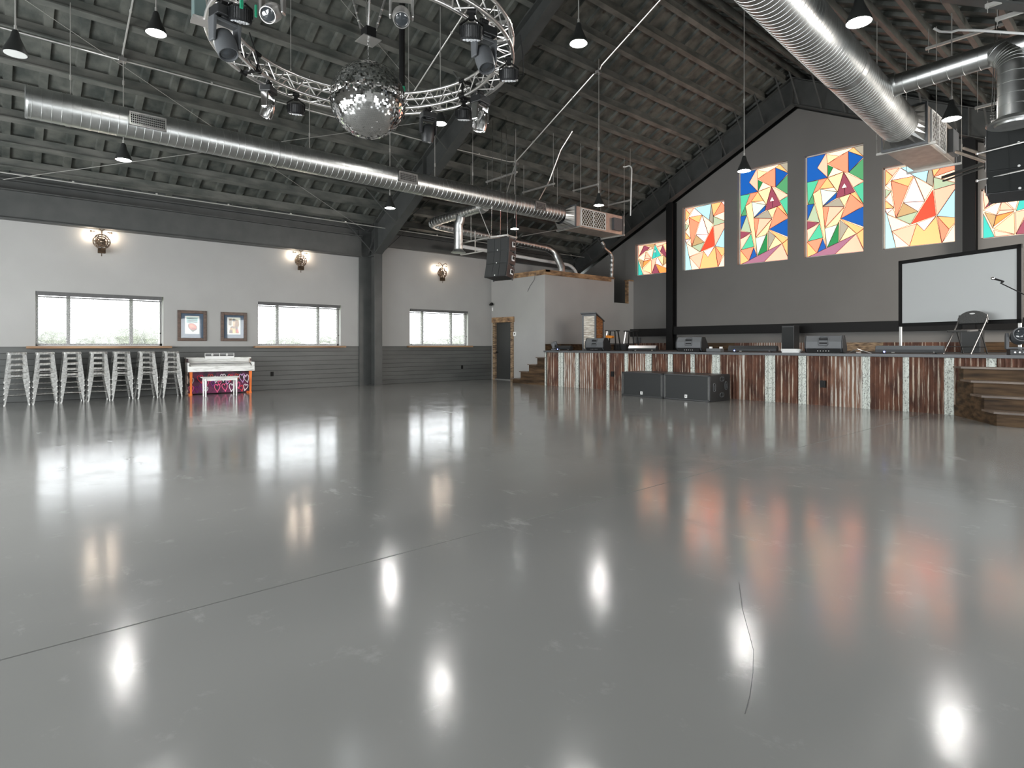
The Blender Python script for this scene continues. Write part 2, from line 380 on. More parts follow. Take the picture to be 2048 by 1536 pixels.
# roof deck: pans with lower ribs running up the slope
b = MB()
PER, RIB = .5, .12
for s in (-1, 1):
    xe = RX + s * 9.0
    def P(x, y, dz): return (x, y, zr(x) + .2 + dz)
    y = YB - .2
    while y < YS + .45:
        y0, y1, y2 = y, y + .02, y + PER - RIB
        for (a, c, da, dc) in ((y0, y1, 0, .07), (y1, y2 - .02, .07, .07), (y2 - .02, y2, .07, 0), (y2, y + PER, 0, 0)):
            b.add([P(RX, a, da), P(xe, a, da), P(xe, c, dc), P(RX, c, dc)], [(0, 1, 2, 3)])
        y += PER
    b.add([P(RX, YB - .3, .12), P(xe, YB - .3, .12), P(xe, YS + .5, .12), P(RX, YS + .5, .12)], [(0, 1, 2, 3)])
    b.add([P(RX, YB - .3, .2), P(xe, YB - .3, .2), P(xe, YS + .5, .2), P(RX, YS + .5, .2)], [(0, 1, 2, 3)])
obj('ceiling', b, M['deck'], kind='structure')
# purlins (Z sections)
pdx = .62
for s, side in ((-1, 'window side'), (1, 'far side')):
    for k in range(14):
        x = RX + s * (.2 + pdx * k); z = zr(x); sl = -s * .51
        b = MB()
        def q(dx, dz): return (x + dx, z + sl * dx * 1 + dz)
        def seg(x0, z0, x1, z1):
            b.hexa([(x0, YB, z0), (x1, YB, z0), (x1, YS + .3, z0), (x0, YS + .3, z0), (x0, YB, z1), (x1, YB, z1), (x1, YS + .3, z1), (x0, YS + .3, z1)])
        w = .05
        b.hexa([(x - w, YB, z - sl * w), (x + w, YB, z + sl * w), (x + w, YS + .3, z + sl * w), (x - w, YS + .3, z - sl * w),
                (x - w, YB, z - sl * w + .025), (x + w, YB, z + sl * w + .025), (x + w, YS + .3, z + sl * w + .025), (x - w, YS + .3, z - sl * w + .025)])
        seg(x - .012, z + .02, x + .012, z + .21)
        o = obj('roof_purlin', b, M['steel2'])
        nm = ORD[k] + ' roof purlin from the ridge, ' + ('window side' if s < 0 else 'side of the larger duct')
        tag(o, 'dark steel ' + nm, 'purlin', 'roof purlins under the deck')
# ---- main steel frame (column, tapered rafters)
def frame(yc, label):
    t = thing('steel_portal', label, 'steel frame', (RX, yc, 0))
    fw, ft, wt = .25, .03, .02
    for s in (-1, 1):
        xo = RX + s * 8.6; xi = RX + s * 8.2; X = lambda d: RX + s * d
        b = MB()
        b.box(X(8.615), X(8.59), yc - .4, yc + fw / 2, 0, 4.75); b.box(X(8.17), X(8.20), yc - fw / 2, yc + fw / 2, 0, 3.87)
        b.box(X(8.2), X(8.6), yc - wt / 2, yc + wt / 2, 0, 4.72)
        b.box(X(8.12), X(8.62), yc - .16, yc + .16, 0, .02)
        b.box(X(8.2), X(8.6), yc - fw / 2 + .01, yc + fw / 2 - .01, 3.83, 3.86)
        b.box(X(8.2), X(8.17), yc - fw / 2, yc + fw / 2, 3.87, 4.5)
        obj('column', b, M['steel'], t)
        # rafter: bottom flange on a straight line from the knee to the ridge, web up to the purlins
        za, zb_ = 3.87, 8.62; xa, xb = X(8.2), RX
        b = MB()
        b.hexa([(xa, yc - fw / 2, za), (xb, yc - fw / 2, zb_), (xb, yc + fw / 2, zb_), (xa, yc + fw / 2, za),
                (xa, yc - fw / 2, za + ft), (xb, yc - fw / 2, zb_ + ft), (xb, yc + fw / 2, zb_ + ft), (xa, yc + fw / 2, za + ft)])
        b.hexa([(xa, yc - wt / 2, za + .01), (xb, yc - wt / 2, zb_ + .01), (xb, yc + wt / 2, zb_ + .01), (xa, yc + wt / 2, za + .01),
                (xa, yc - wt / 2, zr(xa)), (xb, yc - wt / 2, zr(xb)), (xb, yc + wt / 2, zr(xb)), (xa, yc + wt / 2, zr(xa))])
        for d in (8.2, 5.6, 2.9):
            x = X(d); zf = za + (8.2 - d) / 8.2 * (zb_ - za)
            b.box(x - .012, x + .012, yc - fw / 2 + .01, yc + fw / 2 - .01, zf, zr(x))
        x1 = X(8.6)
        b.hexa([(x1, yc - fw / 2, zr(x1) - ft), (xb, yc - fw / 2, zr(xb) - ft), (xb, yc + fw / 2, zr(xb) - ft), (x1, yc + fw / 2, zr(x1) - ft),
                (x1, yc - fw / 2, zr(x1) - .005), (xb, yc - fw / 2, zr(xb) - .005), (xb, yc + fw / 2, zr(xb) - .005), (x1, yc + fw / 2, zr(x1) - .005)])
        obj('rafter', b, M['steel'], t)
        for k in range(1, 14, 2):     # flange braces from the rafter's lower flange to the purlins
            x = RX + s * (.2 + pdx * k); zf = za + (8.2 - abs(x - RX)) / 8.2 * (zb_ - za)
            for sy in (-1, 1):
                bb = MB(); bb.bar((x, yc + sy * .1, zf + .05), (x, yc + sy * (.35 + (zr(x) - zf) * .8), zr(x) + .03), .05, .008)
                obj('flange_brace', bb, M['steel'], t)
    bb = MB(); bb.bar((XL + .03, yc - .1, 3.9), (XL + .42, yc - .1, 4.42), .05, .02, (0, 1, 0)); obj('knee_stiffener', bb, M['steel'], t)
    return t
frame(8.6, 'dark I-section steel frame with a floor column between the second and third windows')
# ---- end frame against the stage wall
yc = 17.6
t = thing('steel_portal', 'dark end frame following the gable above the stained glass windows', 'steel frame', (RX, yc, 0))
for s in (-1, 1):
    X = lambda d: RX + s * d; b = MB()
    def fl(z0, z1, w, dz0, dz1):
        xa, xb = X(8.6), RX
        b.hexa([(xa, yc - w, z0(xa) + dz0), (xb, yc - w, z0(xb) + dz0), (xb, yc + w, z0(xb) + dz0), (xa, yc + w, z0(xa) + dz0),
                (xa, yc - w, z1(xa) + dz1), (xb, yc - w, z1(xb) + dz1), (xb, yc + w, z1(xb) + dz1), (xa, yc + w, z1(xa) + dz1)])
    fl(zg, zg, .125, .02, .045); fl(zg, zr, .01, .03, 0); fl(zr, zr, .125, -.03, -.004)
    for d in (.01, 2.2, 4.15, 6.3): b.box(X(d) - .012, X(d) + .012, yc - .12, yc + .12, zg(X(d)) + .03, zr(X(d)) - .01)
    obj('rafter', b, M['steel'], t)
    for k in range(0, 14):
        x = RX + s * (.2 + pdx * k)
        bb = MB(); bb.bar((x, yc - .1, zg(x) + .06), (x, yc - .75, zr(x) + .02), .04, .01); obj('flange_brace', bb, M['steel'], t)
for xc in (-11.78, -3.42):
    b = MB(); zt = zg(xc) + .02
    b.box(xc - .125, xc + .125, YS - .28, YS - .255, 1.03, zt); b.box(xc - .125, xc + .125, YS - .03, YS - .005, 1.03, zt); b.box(xc - .01, xc + .01, YS - .26, YS - .02, 1.03, zt)
    o = obj('wall_post', b, M['black'])
    tag(o, 'black steel post up the stage wall beside the ' + ('smallest window nearest the white room' if xc < -7 else 'small window behind the projection screen'), 'post')
# girt across the stage wall
b = MB()
for x0, x1, dz in ((-13.5, -11.9, -.05), (-11.65, -3.55, 0), (-3.3, XR, 0)):
    b.box(x0, x1, YS - .22, YS - .01, 1.56 + dz, 1.83 + dz)
tag(obj('wall_girt', b, M['black']), 'black horizontal steel girt low across the grey stage wall', 'girt')
# header beam over the windows, eave angle above it
b = MB(); y0, y1 = -.2, 8.2
b.box(XL + .16, XL + .19, y0, y1, 3.84, 4.38); b.box(XL + .0, XL + .19, y0, y1, 3.82, 3.845); b.box(XL, XL + .3, y0, y1, 4.38, 4.40); b.box(XL, XL + .25, y0, y1, 3.8, 3.82)
tag(obj('header_beam', b, M['steel']), 'deep dark steel beam along the top of the window wall, left of the column', 'beam')
b = MB(); b.box(XL, XL + .12, 8.7, 17.4, 4.2, 4.32); b.box(XL, XL + .1, y0, 17.4, 4.62, 4.65)
obj('trim_1', b, M['steel'], kind='structure')
# ---- wainscot boards
b = MB(); n = 9; hgt = 1.15; bd = hgt / n
for k in range(n): b.box(XL, XL + .022, YB, 13.3, k * bd + .004, (k + 1) * bd - .004)
obj('wall_left_wainscot', b, M['wains'], kind='structure')
b = MB(); b.box(XL, XL + .006, YB, 13.3, 0, hgt); obj('wall_left_backing', b, M['black'], kind='structure')
b = MB(); b.box(XL, XL + .035, YB, 13.3, 1.148, 1.165); obj('trim_2', b, M['wains'], kind='structure')
b = MB(); cr = [at(x_, y_, Z=0) for x_, y_ in ((1478, 1165), (1484, 1215), (1497, 1262), (1507, 1300), (1506, 1345), (1500, 1390), (1490, 1428))]
b.tube([p + Vector((0, 0, .0005)) for p in cr], .0011, 4); obj('floor_crack', b, M['steel'], kind='structure')
# ---- left windows, blinds, ledges
for i, (a, c) in enumerate(WINS):
    t = thing('window_%d' % (i + 1), ['widest, nearest window above the stools', 'middle window just left of the steel column', 'window between the steel column and the white room'][i], 'window', (XL - .2, (a + c) / 2, WZ0), kind='structure')
    b = MB(); x0, x1 = XL - .2, XL - .14
    b.box(x0, x1, a, c, WZ0, WZ0 + .05); b.box(x0, x1, a, c, WZ1 - .05, WZ1); b.box(x0, x1, a, a + .05, WZ0, WZ1); b.box(x0, x1, c - .05, c, WZ0, WZ1)
    obj('window_frame', b, M['vinyl'], t)
    for fr in (.24, .735):
        y = a + (c - a) * fr; b = MB(); b.box(x0 - .01, x1 + .01, y - .035, y + .035, WZ0 + .05, WZ1 - .05); obj('mullion', b, M['vinyl'], t)
    b = MB(); b.box(x0 + .025, x0 + .03, a + .05, c - .05, WZ0 + .05, WZ1 - .05); obj('pane', b, M['glass'], t)
    bl = thing('window_blind', 'woven mesh blind drawn down over the ' + ['widest window, nearest, above the stools', 'middle window beside the steel column', 'window closest to the white room'][i], 'blind', (XL - .02, (a + c) / 2, WZ1), group='woven blinds on the window wall')
    b = MB(); b.box(XL - .03, XL + .02, a + .01, c - .03, WZ1 - .085, WZ1)
    for k in range(40):
        y = a + .03 + (c - a - .08) * k / 39; b.box(XL + .02, XL + .024, y, y + .022, WZ1 - .08, WZ1 - .005)
    obj('headrail', b, mat('blind_headrail_%d' % i, (.1, .1, .1), .7), bl)
    b = MB(); b.box(XL - .028, XL + .012, a + .012, c - .035, WZ1 - .125, WZ1 - .1); obj('rolled_fabric', b, mat('rolled_fabric_%d' % i, (.13, .13, .125), .8), bl)
    b = MB(); b.add([(XL - .01, a + .012, WZ0 + .02), (XL - .01, c - .1, WZ0 + .02), (XL - .01, c - .1, WZ1 - .1), (XL - .01, a + .012, WZ1 - .1)], [(0, 1, 2, 3)]); obj('fabric', b, M['blind'], bl)
    b = MB(); b.cyl((XL, c - .06, WZ0 + .03), (XL, c - .06, WZ1 - .1), .004, n=6); b.sphere((XL, c - .06, WZ0 + .3), .016, 8); obj('pull_cord', b, M['black'], bl)
    b = MB(); e0, e1, d = ((-.16, .13, .3), (-.12, .1, .16), (-.12, .1, .16))[i]
    b.box(XL - .1, XL + d, a + e0, c + e1, WZ0 - .055, WZ0 - .005)
    o = obj('window_ledge', b, M['oak'], bevel=.005); tag(o, ['long wooden counter ledge above the stool stacks', 'wooden ledge under the middle window, right of the pictures', 'wooden ledge under the window closest to the white room'][i], 'window ledge')
# made-up windows behind and beside the camera, added to carry the fill lights
for i, (a, c) in enumerate(RW):
    b = MB(); b.box(XR + .1, XR + .14, a, a + .06, 1, 2.6); b.box(XR + .1, XR + .14, c - .06, c, 1, 2.6); b.box(XR + .1, XR + .14, a, c, 1, 1.06); b.box(XR + .1, XR + .14, a, c, 2.54, 2.6); b.box(XR + .1, XR + .14, (a + c) / 2 - .03, (a + c) / 2 + .03, 1, 2.6)
    obj('window_%d' % (4 + i), b, M['vinyl'], kind='structure')
for i, (a, c, z0, z1) in enumerate(BW):
    b = MB(); m_ = (a + c) / 2
    for x0, x1 in ((a, a + .08), (c - .08, c), (m_ - .05, m_ + .05)): b.box(x0, x1, YB - .15, YB - .1, z0, z1)
    b.box(a, c, YB - .15, YB - .1, z0, z0 + .08); b.box(a, c, YB - .15, YB - .1, z1 - .08, z1)
    obj('window_%d' % (7 + i), b, M['vinyl'], kind='structure')
# outside: lawn and a distant tree line
b = MB(); b.box(-120, XL - .3, -90, 120, -.3, -.1); obj('lawn', b, M['lawn'], kind='structure')
b = MB(); rr = random.Random(3)
for k in range(150):
    y = -60 + 180 * k / 149 + rr.uniform(-1, 1); h = .62 * (2.6 + 1.5 * abs(math.sin(y * .19) * math.sin(y * .071 + 1)) + rr.uniform(-.4, .5))
    for q in range(5): b.sphere((-52 + rr.uniform(-2, 2), y + rr.uniform(-1, 1), h * rr.uniform(.3, .75)), h * rr.uniform(.2, .38), 7, (1, 1.2, 1))
    b.sphere((-52, y, h * .3), h * .5, 8)
tag(obj('treeline', b, M['foliage'], smooth=True), 'pale blurred line of trees outside seen through the blinds', 'trees', kind='stuff')

# ---- stained glass windows
C_ = dict(bl=(30, 95, 178), mi=(92, 205, 160), gr=(92, 165, 112), dg=(45, 140, 80), ma=(158, 78, 95), sa=(250, 152, 122), lp=(252, 196, 172), pp=(253, 208, 186), og=(252, 194, 132), ye=(254, 228, 176),
          cr=(251, 247, 214), sg=(190, 205, 170), tn=(205, 168, 118), gy=(178, 168, 148), wh=(254, 252, 250), ic=(190, 240, 250), rd=(252, 82, 60), te=(70, 202, 186), pu=(176, 116, 138), so=(247, 158, 84), pm=(222, 240, 222))
TALL = (((82, 232), (803, 62), (800, 1418), (80, 1500)), 'bl:82,232 318,178 212,358 340,480 82,545|lp:318,178 330,185 342,305 342,480 212,358|ye:330,185 485,205 342,305|cr:318,178 672,90 600,145 485,205 330,185|sa:342,305 605,142 605,415 545,405|og:605,142 672,90 800,208|gy:672,90 803,62 803,208|bl:605,142 800,215 610,412|gr:610,415 803,225 803,515|dg:342,318 415,350 345,475|cr:415,350 545,405 345,478|pp:545,405 803,518 668,605|ye:345,485 545,408 468,660|ma:547,415 690,660 445,748|mi:668,605 803,530 803,820|og:632,685 690,660 803,825|sa:632,685 803,835 508,1005|ye:490,738 632,685 555,850|gy:280,850 490,738 555,850|bl:285,845 462,665 447,748|pm:250,630 460,665 280,845|cr:250,630 425,608 468,662|og:240,625 340,485 425,608|sa:228,515 340,485 240,625 155,690|mi:82,545 228,515 155,690 90,825|gr:155,690 175,815 90,828|ye:155,690 250,630 280,850 305,1130 325,1375|bl:85,832 170,818 85,1030|sg:175,815 240,1055 85,1030|ma:85,1040 235,1058 80,1148|pp:80,1150 240,1065 90,1300|mi:240,1070 282,1248 90,1298|sa:80,1303 282,1250 205,1445|og:80,1305 205,1445 82,1500|bl:282,1262 322,1380 212,1440|sa:280,855 360,855 308,1115|lp:360,855 550,855 308,1120|ye:553,860 500,1020 460,1080 308,1130|pm:305,1130 465,1082 335,1375|dg:485,1045 480,1305 335,1375|gy:498,1020 605,1105 490,1295|ye:605,1105 705,1195 490,1300|og:508,1010 800,1125 710,1195|bl:508,1003 800,845 797,1105|og:710,1200 800,1130 800,1400|lp:700,1200 800,1410 800,1418 435,1458|pu:95,1500 325,1382 700,1200 435,1458|wh:555,548 590,605 518,618|bk:556,612 562,612 565,695 559,695')
MED = (((115, 245), (870, 100), (865, 1375), (118, 1455)), 'lp:120,252 270,225 198,345|og:120,255 198,350 118,490|wh:280,228 430,365 185,410|ic:285,225 605,150 565,470 435,365|gy:605,150 640,400 635,540 562,470|og:605,150 800,115 645,390|sa:800,120 868,210 868,298 645,392|wh:800,115 870,100 868,210|cr:645,395 868,300 868,490|sg:642,400 868,500 868,515 645,590|lp:645,592 868,520 868,590 675,980|ic:868,600 865,1020 675,985|cr:118,490 180,420 185,572|sg:118,545 182,575 118,680|cr:182,580 212,830 115,705|og:115,720 212,835 115,845|wh:115,850 205,842 135,920|cr:205,842 232,985 135,925|og:182,415 425,365 370,520|sa:182,420 370,520 300,760 235,990|wh:430,375 545,755 315,755|cr:435,370 635,545 548,745|wh:315,760 545,757 475,905|tn:312,765 475,905 240,985|sg:240,990 475,905 392,1095|rd:635,590 665,975 400,1095|cr:135,930 390,1100 190,1190|ic:115,870 135,930 235,1440 118,1455|lp:190,1195 460,1090 382,1425|cr:195,1200 382,1425 235,1440|og:460,1090 540,1200 670,990 725,1395 382,1425|wh:460,1085 665,985 540,1200|sa:680,990 805,1195 728,1390|og:680,990 865,1020 865,1100 805,1190|cr:865,1115 865,1375 730,1390')
SMALL = (((215, 330), (1368, 165), (1368, 1280), (218, 1420)), 'pp:215,330 420,315 235,740|ma:430,325 620,400 240,730|tn:440,315 790,270 740,410|pp:630,400 740,425 505,520|cr:505,525 745,435 680,800|cr:215,770 490,560 410,895|lp:490,560 655,790 455,790|pp:455,795 655,795 660,825 410,900|te:795,290 1000,700 690,825|pp:790,260 1368,165 1240,230 870,380|pp:870,385 1060,320 970,560|ma:1065,330 1260,840 980,565|ye:1075,300 1235,230 1180,570|so:1240,250 1340,400 1345,570 1200,575|cr:1240,225 1368,165 1368,420|pp:1185,580 1368,575 1368,1040|pp:980,590 1090,690 1010,700|ye:890,765 1090,695 1060,1060|tn:1095,700 1265,850 1070,1050|cr:1270,860 1368,1080 1368,1240 1065,1085|wh:850,790 890,770 1055,1085 815,985|lp:685,845 860,795 690,1340|ma:810,1000 945,1330 690,1350|so:830,1000 1368,1245 1368,1280 955,1325|ye:665,850 675,1345 370,1210|so:410,910 660,830 370,1150|tn:235,820 405,900 360,1200|te:218,850 385,1390 218,1420|pp:370,1240 670,1350 395,1390|wh:800,470 825,575 770,585|bk:822,590 832,590 832,770 822,770')
def homog(q):   # quad -> unit square
    import numpy as np
    A = []; B = []
    for (x, y), (u, v) in zip(q, ((0, 1), (1, 1), (1, 0), (0, 0))):
        A.append([x, y, 1, 0, 0, 0, -u * x, -u * y]); B.append(u); A.append([0, 0, 0, x, y, 1, -v * x, -v * y]); B.append(v)
    h = np.linalg.solve(np.array(A, float), np.array(B, float))
    return lambda x, y: ((h[0] * x + h[1] * y + h[2]) / (h[6] * x + h[7] * y + 1), (h[3] * x + h[4] * y + h[5]) / (h[6] * x + h[7] * y + 1))
GM = {k: em('glass_' + k, v) for k, v in C_.items()}; GM['bk'] = M['black']
GK = list(GM)
GL = ['smallest stained glass window, with a teal triangle, beside the white room', 'square-ish stained glass window with a red shard, nearer the white room', 'tall stained glass window with blue corner, left of the gable peak',
      'tall stained glass window with blue corner, right of the gable peak', 'stained glass window with a red shard, below the air handler', 'small stained glass window partly behind the hanging speakers']
for i, (x0, x1, z0, z1) in enumerate(GW):
    q, ps = (SMALL, MED, TALL, TALL, MED, SMALL)[i]; hm = homog(q)
    t = thing('window_%d' % (10 + i), GL[i], 'window', ((x0 + x1) / 2, YS + .12, z0), kind='structure')
    g = MB(); ld = MB(); yg = YS + .14
    mp = lambda u, v: (x0 + .03 + (x1 - x0 - .06) * u, z0 + .03 + (z1 - z0 - .06) * v)
    g.add([(x0, yg + .02, z0), (x1, yg + .02, z0), (x1, yg + .02, z1), (x0, yg + .02, z1)], [(0, 1, 2, 3)], GK.index('cr'))
    for p in ps.split('|'):
        c, pts = p.split(':'); P2 = [mp(*[min(1, max(0, w)) for w in hm(*map(float, s.split(',')))]) for s in pts.split()]
        top = c in ('bk',) or (c == 'wh' and pts.startswith(('555', '800,470')))
        yy = yg - .004 if top else yg
        g.add([(a, yy, b_) for a, b_ in P2], [tuple(range(len(P2)))], GK.index(c))
        if c != 'bk':
            for a, b_ in zip(P2, P2[1:] + P2[:1]):
                if math.dist(a, b_) > .02: ld.bar((a[0], yg - .004, a[1]), (b_[0], yg - .004, b_[1]), .009, .009, (0, 1, 0))
    obj('stained_panes', g, [GM[k] for k in GK], t); obj('leading', ld, mat('lead_came_%d' % i, (.16, .05, .035), .5), t)
    f = MB()
    for a, c, d, e in ((x0, x0 + .03, z0, z1), (x1 - .03, x1, z0, z1), (x0, x1, z0, z0 + .03), (x0, x1, z1 - .03, z1)): f.box(a, c, yg - .03, yg + .03, d, e)
    obj('window_frame', f, mat('reveal_frame_%d' % i, (.75, .68, .6), .5), t)

# ---- the white room in the corner
BX, BY, BH = -13.5, 13.3, 3.55
b = MB()
dx0, dx1 = -16.0, -15.12
b.box(XL, dx0, BY, BY + .15, 0, BH); b.box(dx1, BX, BY, BY + .15, 0, BH); b.box(dx0, dx1, BY, BY + .15, 1.98, BH)
ny0, ny1, nz = 16.75, 17.62, 2.72       # notch in the side wall
b.box(BX - .15, BX, BY + .15, ny0, 0, BH); b.box(BX - .15, BX, ny0, ny1, 0, nz); b.box(BX - .15, BX, ny1, YS, 0, BH)
obj('wall_room', b, M['wall'], kind='structure')
b = MB(); b.box(XL, BX - .15, BY + .15, YS, 2.55, 2.6); obj('floor_loft', b, M['black'], kind='structure')
b = MB()
b.box(XL + .1, BX + .03, BY - .03, BY + .2, BH, BH + .06); b.box(BX - .2, BX + .03, BY, ny0, BH, BH + .06); b.box(XL + .1, BX + .012, BY - .012, BY, BH - .1, BH); b.box(BX, BX + .014, BY, ny0 - .15, BH - .1, BH)
b.box(BX - .2, BX + .02, ny1 - .02, YS - .02, BH, BH + .05); b.box(BX - .16, BX - .01, ny1 - .022, ny1, nz, BH)
tag(obj('rim_board', b, M['rimwood']), 'rough wooden cap board around the top of the white room', 'wooden board')
b = MB(); b.box(BX - .16, BX + .012, ny0, ny0 - .03, nz, BH); b.box(BX - .2, BX + .014, ny0, ny1, nz - .03, nz); obj('trim_3', b, M['wall'], kind='structure')
t = thing('door_1', 'dark panel door in the corner of the white room', 'door', ((dx0 + dx1) / 2, BY, 0), kind='structure')
b = MB(); b.box(dx0 + .02, dx1 - .02, BY + .06, BY + .1, .02, 1.97)
for k in range(5): b.box(dx0 + .12, dx1 - .12, BY + .052, BY + .06, .12 + k * .37, .42 + k * .37)
lf = obj('door_leaf', b, M['door'], t)
b = MB(); b.cyl((dx0 + .1, BY + .06, .95), (dx0 + .1, BY + .0, .95), .012, n=8); b.sphere((dx0 + .1, BY - .01, .95), .03, 10); obj('door_knob', b, M['black'], lf, smooth=True)
b = MB(); b.box(dx0 - .09, dx0 + .02, BY - .03, BY + .1, 0, 1.98); b.box(dx1 - .02, dx1 + .12, BY - .03, BY + .1, 0, 1.98); obj('door_casing', b, M['oldwood'], t)
b = MB(); b.box(dx0 - .12, dx1 + .15, BY - .05, BY + .02, 1.98, 2.16); obj('door_header', b, M['rimwood'], t)
b = MB(); b.box(dx0, dx1, BY - .02, BY + .15, 0, .02); obj('door_sill', b, M['alu'], t)
# ---- stage
SZ, SX0, SY = 1.03, -12.6, 12.4
t = thing('stage', 'raised stage faced with rusty corrugated roofing sheets', 'stage', (-6, SY, 0))
b = MB(); b.box(SX0, XR - .005, SY + .06, YS - .01, 0, SZ - .05); b.box(BX + .005, SX0, BY, YS - .01, 0, SZ - .05); obj('deck_base', b, M['black'], t)
b = MB(); b.box(SX0, XR - .005, SY - .01, YS - .01, SZ - .05, SZ); b.box(BX + .005, SX0, BY, YS - .01, SZ - .05, SZ); obj('stage_floor', b, M['carpet'], t)
b = MB(); b.box(SX0 - .02, XR, SY - .03, SY + .04, SZ - .045, SZ + .006); obj('stage_edge', b, M['gray_p'], t)
EDG = [(1089, 'g'), (1093, 'r'), (1117, 'g'), (1127, 'm'), (1150, 'g'), (1158, 'm'), (1186, 'r'), (1213, 'g'), (1219, 'r'), (1249, 'g'), (1256, 'r'), (1270, 'm'), (1290, 'g'), (1303, 'r'), (1336, 'g'), (1345, 'r'), (1381, 'g'), (1389, 'r'),
       (1424, 'g'), (1440, 'r'), (1475, 'm'), (1490, 'r'), (1530, 'g'), (1550, 'r'), (1597, 'g'), (1612, 'r'), (1660, 'm'), (1725, 'g'), (1740, 'r'), (1805, 'g'), (1818, 'r'), (1888, 'g'), (1908, 'r'), (1972, 'g'), (1993, 'r'), (2090, 'm'), (2160, 'r')]
xs = [SX0] + [at(p, 700, Y=SY).x for p, _ in EDG[1:]] + [XR]
for (p, k), x0, x1 in zip(EDG, xs, xs[1:]):
    b = MB(); per = .076 if k != 'g' else .1; amp = .016 if k != 'g' else .008; n = max(4, int((x1 - x0) / per * 8)); vs = []; fs = []; z1 = SZ - .05
    off = {'r': 0, 'm': -.004, 'g': -.012}[k]
    for j in range(n + 1):
        x = x0 + (x1 - x0) * j / n; y = SY + off + .015 + amp * math.sin(2 * PI * x / per)
        vs += [(x, y, 0), (x, y, z1), (x, SY + .06, 0), (x, SY + .06, z1)]
    for j in range(n): a = 4 * j; fs += [(a, a + 4, a + 5, a + 1), (a + 1, a + 5, a + 7, a + 3), (a + 2, a, a + 4, a + 6) if False else (a, a + 2, a + 6, a + 4)]
    b.add(vs, fs)
    o = obj({'r': 'rusted_sheet', 'm': 'rusted_sheet', 'g': 'galvanized_strip'}[k], b, {'r': M['rust'], 'm': M['rust2'], 'g': M['galvstrip']}[k], t)
b = MB(); b.box(SX0 - .01, SX0, SY, BY, 0, SZ - .05); obj('end_panel', b, M['rust'], t)
# kerb of old sheet metal along the stage wall
xx = [-13.5, -12.6, -11.92, -9.5, -8.9, -7.0, -5.3, -3.56, -2.3, XR]; mm = ['rust', 'rust', 'darkwood', 'rust', 'rust2', 'oldwood', 'rust', 'darkwood', 'rust']
t = thing('stage_kerb', 'low skirting of rusty and weathered offcuts behind the stage', 'skirting', (-6, YS - .04, SZ))
for k in range(9):
    b = MB(); b.box(xx[k] + (.01 if k == 0 else .28 if k in (2, 7) else 0), xx[k + 1] - .004, YS - .05, YS - .005, SZ, SZ + .24); obj('offcut_board', b, M[mm[k]], t)
b = MB(); b.box(BX + .005, BX + .035, BY, YS - .05, SZ, SZ + .2); obj('offcut_board', b, M['darkwood'], t)
# stairs
t = thing('stairs', 'narrow dark wooden steps beside the door up to the stage', 'stairs', (-13.3, SY + .1, 0))
sx = [-14.1, -13.72, -13.34, -12.97, SX0]; sz = [.15, .385, .61, .83]
b = MB()
for k in range(4): b.box(sx[k] + .03, sx[k + 1] + (.03 if k < 3 else 0), SY + .02, BY - .02, 0, sz[k] - .025)
obj('riser_panel', b, M['darkwood'], t)
for k in range(4):
    b = MB(); b.box(sx[k], sx[k + 1] + .03, SY - .02, BY - .02, sz[k] - .025, sz[k]); obj('tread', b, M['nosing'], t)
t = thing('stairs', 'wide dark stained wooden steps with splayed corner at the stage front', 'stairs', (-1.5, SY - .6, 0))
zz = [.21, .42, .63, .84]; cx = [-1.84, -2.04, -2.23, -2.42]; cy = [11.2, 11.5, 11.8, 12.1]
for k in range(4):
    y0 = cy[k]; x0 = cx[k]; dxl = .2
    def foot(o_): return [(x0 - o_, y0 - o_), (-.3, y0 - o_), (-.3, SY - .04), (-2.6 + .02 * k - o_, SY - .04)]
    b = MB(); z0 = zz[k - 1] - .03 if k else 0
    b.prism(foot(0), (0, 0, z0), (1, 0, 0), (0, 1, 0), (0, 0, zz[k] - .03 - z0)); obj('riser_box', b, M['darkwood'], t)
    b = MB(); b.prism([(x0 - .03, y0 - .03), (-.3, y0 - .03), (-.3, y0 + .33), (x0 - .24, y0 + .33)] if k < 3 else [(x0 - .03, y0 - .03), (-.3, y0 - .03), (-.3, SY - .04), (-2.62, SY - .04)], (0, 0, zz[k] - .03), (1, 0, 0), (0, 1, 0), (0, 0, .03)); obj('tread', b, M['nosing'], t)
# ------------------------------------------------------------------ round ducts
def rings_tube(path, r, pitch, name, parent, m, lips=()):
    b = MB(); b.tube(path, r, 28)
    L = 0; segs = []
    P = [Vector(p) for p in path]
    for a, c in zip(P, P[1:]):
        n = max(1, int((c - a).length / pitch)); d = (c - a).normalized()
        for k in range(n):
            p = a + (c - a) * ((k + .5) / n); b.tube([p - d * .006, p - d * .004, p + d * .004, p + d * .006], [r, r + .0035, r + .0035, r], 28, False)
    return obj(name, b, m, parent, smooth=True)
def arc(c, a, b_, n=6):      # rounded corner around c from point a to point b (quadratic)
    a, b_, c = Vector(a), Vector(b_), Vector(c)
    return [a * (1 - t) ** 2 + c * 2 * t * (1 - t) + b_ * t * t for t in [i / n for i in range(n + 1)]]
LD = Vector((-11.95, 0, 5.0))
t = thing('spiral_duct', 'long round galvanized duct with side vents above the window side', 'duct', (-11.95, 6, 5.0))
rings_tube([(-11.95, .42, 5.0), (-11.95, 12.35, 5.0)], .25, .125, 'duct_body', t, M['galv'])
b = MB(); b.lathe([(0, 0), (.252, 0), (.258, .03), (.252, .03)], 28, (-11.95, .41, 5.0), Matrix.Rotation(-PI / 2, 3, 'X')); obj('end_cap', b, M['galv'], t, smooth=True)
for y in (.95, 4.3, 7.75, 9.95):
    b = MB(); b.tube([(-11.95, y - .03, 5.0), (-11.95, y + .03, 5.0)], .258, 28, False); obj('collar', b, M['galv'], t, smooth=True)
